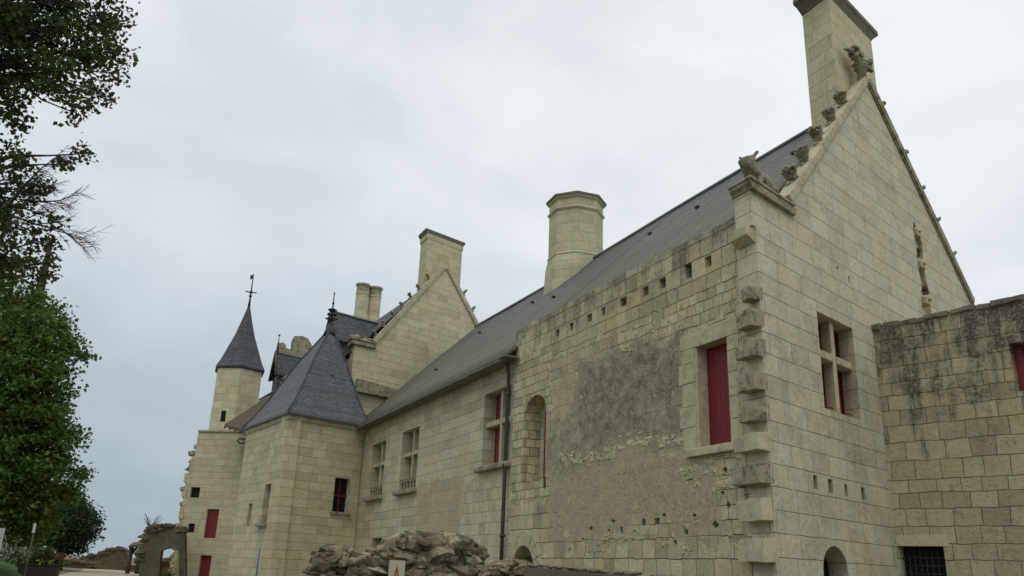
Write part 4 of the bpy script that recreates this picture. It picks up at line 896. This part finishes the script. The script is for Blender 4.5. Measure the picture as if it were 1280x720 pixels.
# bare branch
b=MB(); random.seed(14)
def branch(p,d,l,r,depth):
    n_=4; pts=[p]; dd=V(d)
    for k in range(n_):
        dd=(dd+V((random.uniform(-.16,.16),random.uniform(-.16,.16),random.uniform(-.13,.13)))).normalized(); pts.append(pts[-1]+dd*l/n_)
    b.tube(pts,[r*(1-.14*k) for k in range(n_+1)],5 if depth>1 else 4,False)
    if depth==0: return
    for k in range(1,n_+1):
        for _ in range(2 if depth<3 else 1):
            if random.random()<.9:
                a_=random.choice((-1,1))*random.uniform(.35,.8); side_=Rt*math.cos(a_)+V((0,0,1))*math.sin(a_)
                nd=(dd*.75+side_*.35+V((0,random.uniform(-.3,.3),math.sin(a_)*.55))).normalized(); branch(pts[k],nd,l*random.uniform(.45,.68),r*.5,depth-1)
s0=at(0,262,14); 
branch(at(-90,262,15),(s0-at(-90,262,15)).normalized(),1.3,.05,0)
branch(s0,(at(60,232,13.6)-s0).normalized(),.7,.028,3)
s1=at(15,270,13.9); branch(s1,(at(90,300,13.5)-s1).normalized(),.72,.022,3)
s1=at(30,250,13.9); branch(s1,(at(95,250,13.5)-s1).normalized(),.6,.018,3)
b.build('bare_branch',M['twig'],t1)
# second tree, fuller
cl=[]
for (x_,y_,d,r) in [(15,375,27,.9),(40,380,27,.4),(60,400,26.5,.7),(28,415,26,1.1),(85,425,26.5,.45),(100,442,26.3,.28),(68,436,26,.7),(18,450,25.5,1.3),(82,462,26,.26),(106,443,26.3,.14),(55,485,25.6,.9),(15,510,25.3,1.35),(64,505,26,.4),(50,530,25.6,.85),(86,541,26,.34),(98,546,26.2,.16),(22,565,25.3,1.25),(70,565,25.6,.65),(90,592,26,.32),(101,590,26,.18),(60,600,25.6,.85),(15,615,25.5,1.2),(40,630,26,.9),(80,615,26,.45),(10,650,26.5,.8),(-60,400,28,2),(-60,480,28,2.2),(-60,570,28,2.2),(-30,340,28,1.3),(5,420,29,1.5),(5,520,29,1.6),(5,600,29,1.6),(45,655,27,.6),(30,665,28,.6)]: cp(x_,y_,d,r)
tb=at(-25,690,28); gz=gh(tb.x,tb.y)
t2=tree('maple_tree','large dense dark green tree at the left edge, behind the planter',V((tb.x,tb.y,gz-.1)),[V((tb.x,tb.y,gz+1.5)),V((tb.x,tb.y+.1,gz+3.5)),V((tb.x-.1,tb.y,gz+5.5)),V((tb.x,tb.y,gz+8)),V((tb.x,tb.y,gz+9.5))],cl,.115,'leafB',80,[.34,.3,.26,.2,.13,.06],.16,.5)
# small round tree
cl=[]
for (x_,y_,d,r) in [(85,640,52,1.2),(70,650,51,1.0),(100,650,51,.9),(85,660,50,1.2),(65,668,51,.8),(105,665,51.5,.75),(85,675,50.5,1.0),(95,628,52,.6),(72,630,52,.8),(110,652,52,.5),(85,650,54,1.6),(60,655,52,.7),(75,680,51,.6),(97,680,51,.6),(62,640,52,.8),(55,660,53,.8)]: cp(x_,y_,d,r)
tb=at(75,705,51); gz=gh(tb.x,tb.y)
tree('lime_tree','small round-crowned tree beside the far end of the path',V((tb.x,tb.y,gz-.1)),[V((tb.x,tb.y,gz+.9)),at(77,680,51),at(82,655,51.5)],cl,.16,'leafC',50,[.17,.15,.11,.05],.26,.7)
# shrubs
def shrub(name,label,x_,y_,dist,r,h,n,mat='shrub',sz=.12,cat='shrub',group=None):
    p=at(x_,y_,dist); g_=gh(p.x,p.y); base=V((p.x,p.y,g_)); root=empty(name,base,label,cat,group); v=rng.normal(size=(n,3)); v/=np.linalg.norm(v,axis=1)[:,None]; v*=rng.uniform(.3,1,n)[:,None]**.5
    c=np.array([p.x,p.y,g_+h*.5])+v*np.array([r,r,h*.5])*(1+.25*rng.normal(size=(n,1))); c[:,2]=np.maximum(c[:,2],g_+.03); leaves('foliage',c,sz,M[mat],root,origin=base)
    b=MB(); 
    for k in range(6):
        a_=k*1.05; b.tube([base-V((0,0,.05)),base+V((math.cos(a_)*r*.5,math.sin(a_)*r*.5,h*.7))],[.02,.008],4)
    b.build('stem',M['bark'],root); return root
shrub('shrub','pale green shrub at the left edge behind the info board',14,690,52,1.6,1.3,1500,group='shrubs along the lawn')
shrub('shrub','dark shrub between info board and planter',45,692,44,1.1,1.0,1300,'leafB',group='shrubs along the lawn')
shrub('shrub','low dark shrub at the far left edge of the lawn',2,694,50,2.0,1.1,1600,'leafC',group='shrubs along the lawn')
shrub('shrub','small green bush in front of the reddish ruin wall',208,714,44.0,.45,.75,700,'shrub',group=None)
# weed on the arched wall
p=at(188,657,45.3); b=MB(); random.seed(2)
for k in range(22):
    a_=random.uniform(0,6.28); q=p+V((math.cos(a_)*random.uniform(.1,.65),.1*math.sin(a_),random.uniform(.1,.6))); b.tube([p+V((0,0,-.15)),p.lerp(q,.6),q],[.012,.01,.006],4,False)
o=at_base(b.build('weed',M['shrub']),p); tag(o,'wispy weed growing on top of the arched wall','plant')
# planter
p=at(46,712,31); g_=gh(p.x,p.y); FP=Fr(V((p.x,p.y,g_)),dirv(72),dirv(-18))
pl=empty('flower_planter',FP(0,0,0),'brown rectangular planter full of flowers beside the gravel path','planter')
M['plant']=flatm('brown_planter',(.085,.065,.055),.8,.2); zt=at(48,708,29).z-g_
b=MB(); b.wall(FP,[(-.52,0),(.55,0),(.57,zt),(-.54,zt)],(),0,.6); b.box(FP,-.57,.60,-.03,.63,zt+.002,zt+.05); b.build('box',M['plant'],pl,.01)
def scat(n,u0,u1,z0,z1,d0=0.,d1=.6): 
    return [tuple(FP(rng.uniform(u0,u1),rng.uniform(d0,d1),z)) for z in rng.uniform(z0,z1,n)]
leaves('foliage',scat(420,-.62,.62,zt,zt+.2)+scat(160,-.2,.35,zt+.1,zt+.5)+scat(60,.1,.25,zt+.2,zt+.6),.11,M['shrub'],pl,origin=V(FP(0,0,0)))
M['yel']=flatm('yellow_petals',(.55,.52,.06),.6,.3); M['pink']=flatm('rusty_leaves',(.20,.10,.07),.7,.3)
leaves('yellow_flowers',scat(70,.0,.4,zt+.05,zt+.18,-.08,.3)+scat(18,-.6,-.4,zt+.05,zt+.15,-.05,.3),.08,M['yel'],pl,origin=V(FP(0,0,0)))['kind']='stuff'
leaves('red_foliage',scat(260,-.1,.6,zt+.1,zt+.42,.1,.6),.1,M['pink'],pl,origin=V(FP(0,0,0)))
# info board and signpost, lamp
p=at(0,690,17); g_=gh(p.x,p.y); FI=Fr(V((p.x,p.y,g_)),dirv(70),dirv(-20)); ib=empty('info_board',FI(0,0,0),'pale information board with green stripes cut by the left edge','sign')
M['white']=flatm('pale_panel',(.50,.52,.45),.5,.4,.05); M['green']=flatm('green_print',(.10,.20,.05),.5,.3,.05)
z0=at(0,688,17).z-g_; z1=at(0,660,17).z-g_
b=MB(); b.box(FI,-.5,.0,0,.03,z0,z1); b.build('panel',M['white'],ib,.004)
b=MB(); b.box(FI,-.5,-.04,-.006,-.002,z1-.17,z1-.14); b.box(FI,-.5,-.07,-.006,-.002,z1-.23,z1-.19); b.build('print',M['green'],ib)
b=MB(); b.box(FI,-.42,-.36,.032,.08,-.05,z1-.05); b.box(FI,-.1,-.05,.032,.08,-.05,z1-.05); b.build('post',M['iron'],ib)
p=at(37,690,24); g_=gh(p.x,p.y); sp0=V((p.x,p.y,g_)); ss=empty('signpost',sp0,'thin dark post carrying a narrow white vertical plate under the big tree','signpost')
tz=at(38,655,24).z; b=MB(); b.tube([sp0-V((0,0,.05)),V((p.x,p.y,tz))],.018,8); b.build('post',M['wood'],ss)
b=MB(); b.box(Fr(V((p.x,p.y,0)),dirv(72),dirv(-18)),-.03,.03,-.06,-.035,tz-.2,tz+.02); b.build('plate',M['white'],ss)
p=at(45,695,85); g_=gh(p.x,p.y); lpz=at(45,684,85).z; b0=V((p.x,p.y,g_)); lm=empty('street_lamp',b0,'small dark lantern on a post in the gap under the trees','street lamp')
b=MB(); b.tube([b0,V((p.x,p.y,lpz-.7))],.06,8); b.build('post',M['iron'],lm)
b=MB(); b.tube([V((p.x,p.y,lpz-.75)),V((p.x,p.y,lpz-.7)),V((p.x,p.y,lpz-.2)),V((p.x,p.y,lpz-.18)),V((p.x,p.y,lpz))],[.1,.16,.26,.32,.04],6); b.build('lantern',M['glass'],lm)
# things seen under the big tree: pale flowering bushes
M['bloom']=leaf_mat('white_blossom',(.25,.26,.22),(.35,.36,.31),(.45,.46,.40),.2)
for x_,y_,r_,h_ in ((12,686,.5,1.0),(20,684,.35,1.3),(28,688,.45,.8)):
    shrub('flowering_bush',{12:'wide pale flowering bush right of the info board',20:'tall slim pale flowering bush under the big tree',28:'low pale flowering bush nearest the signpost'}[x_],x_,y_,44,r_*1.2,h_*1.3,420,'bloom',.1,'bush',group='pale flowering bushes under the big tree')
S.render.engine='CYCLES'
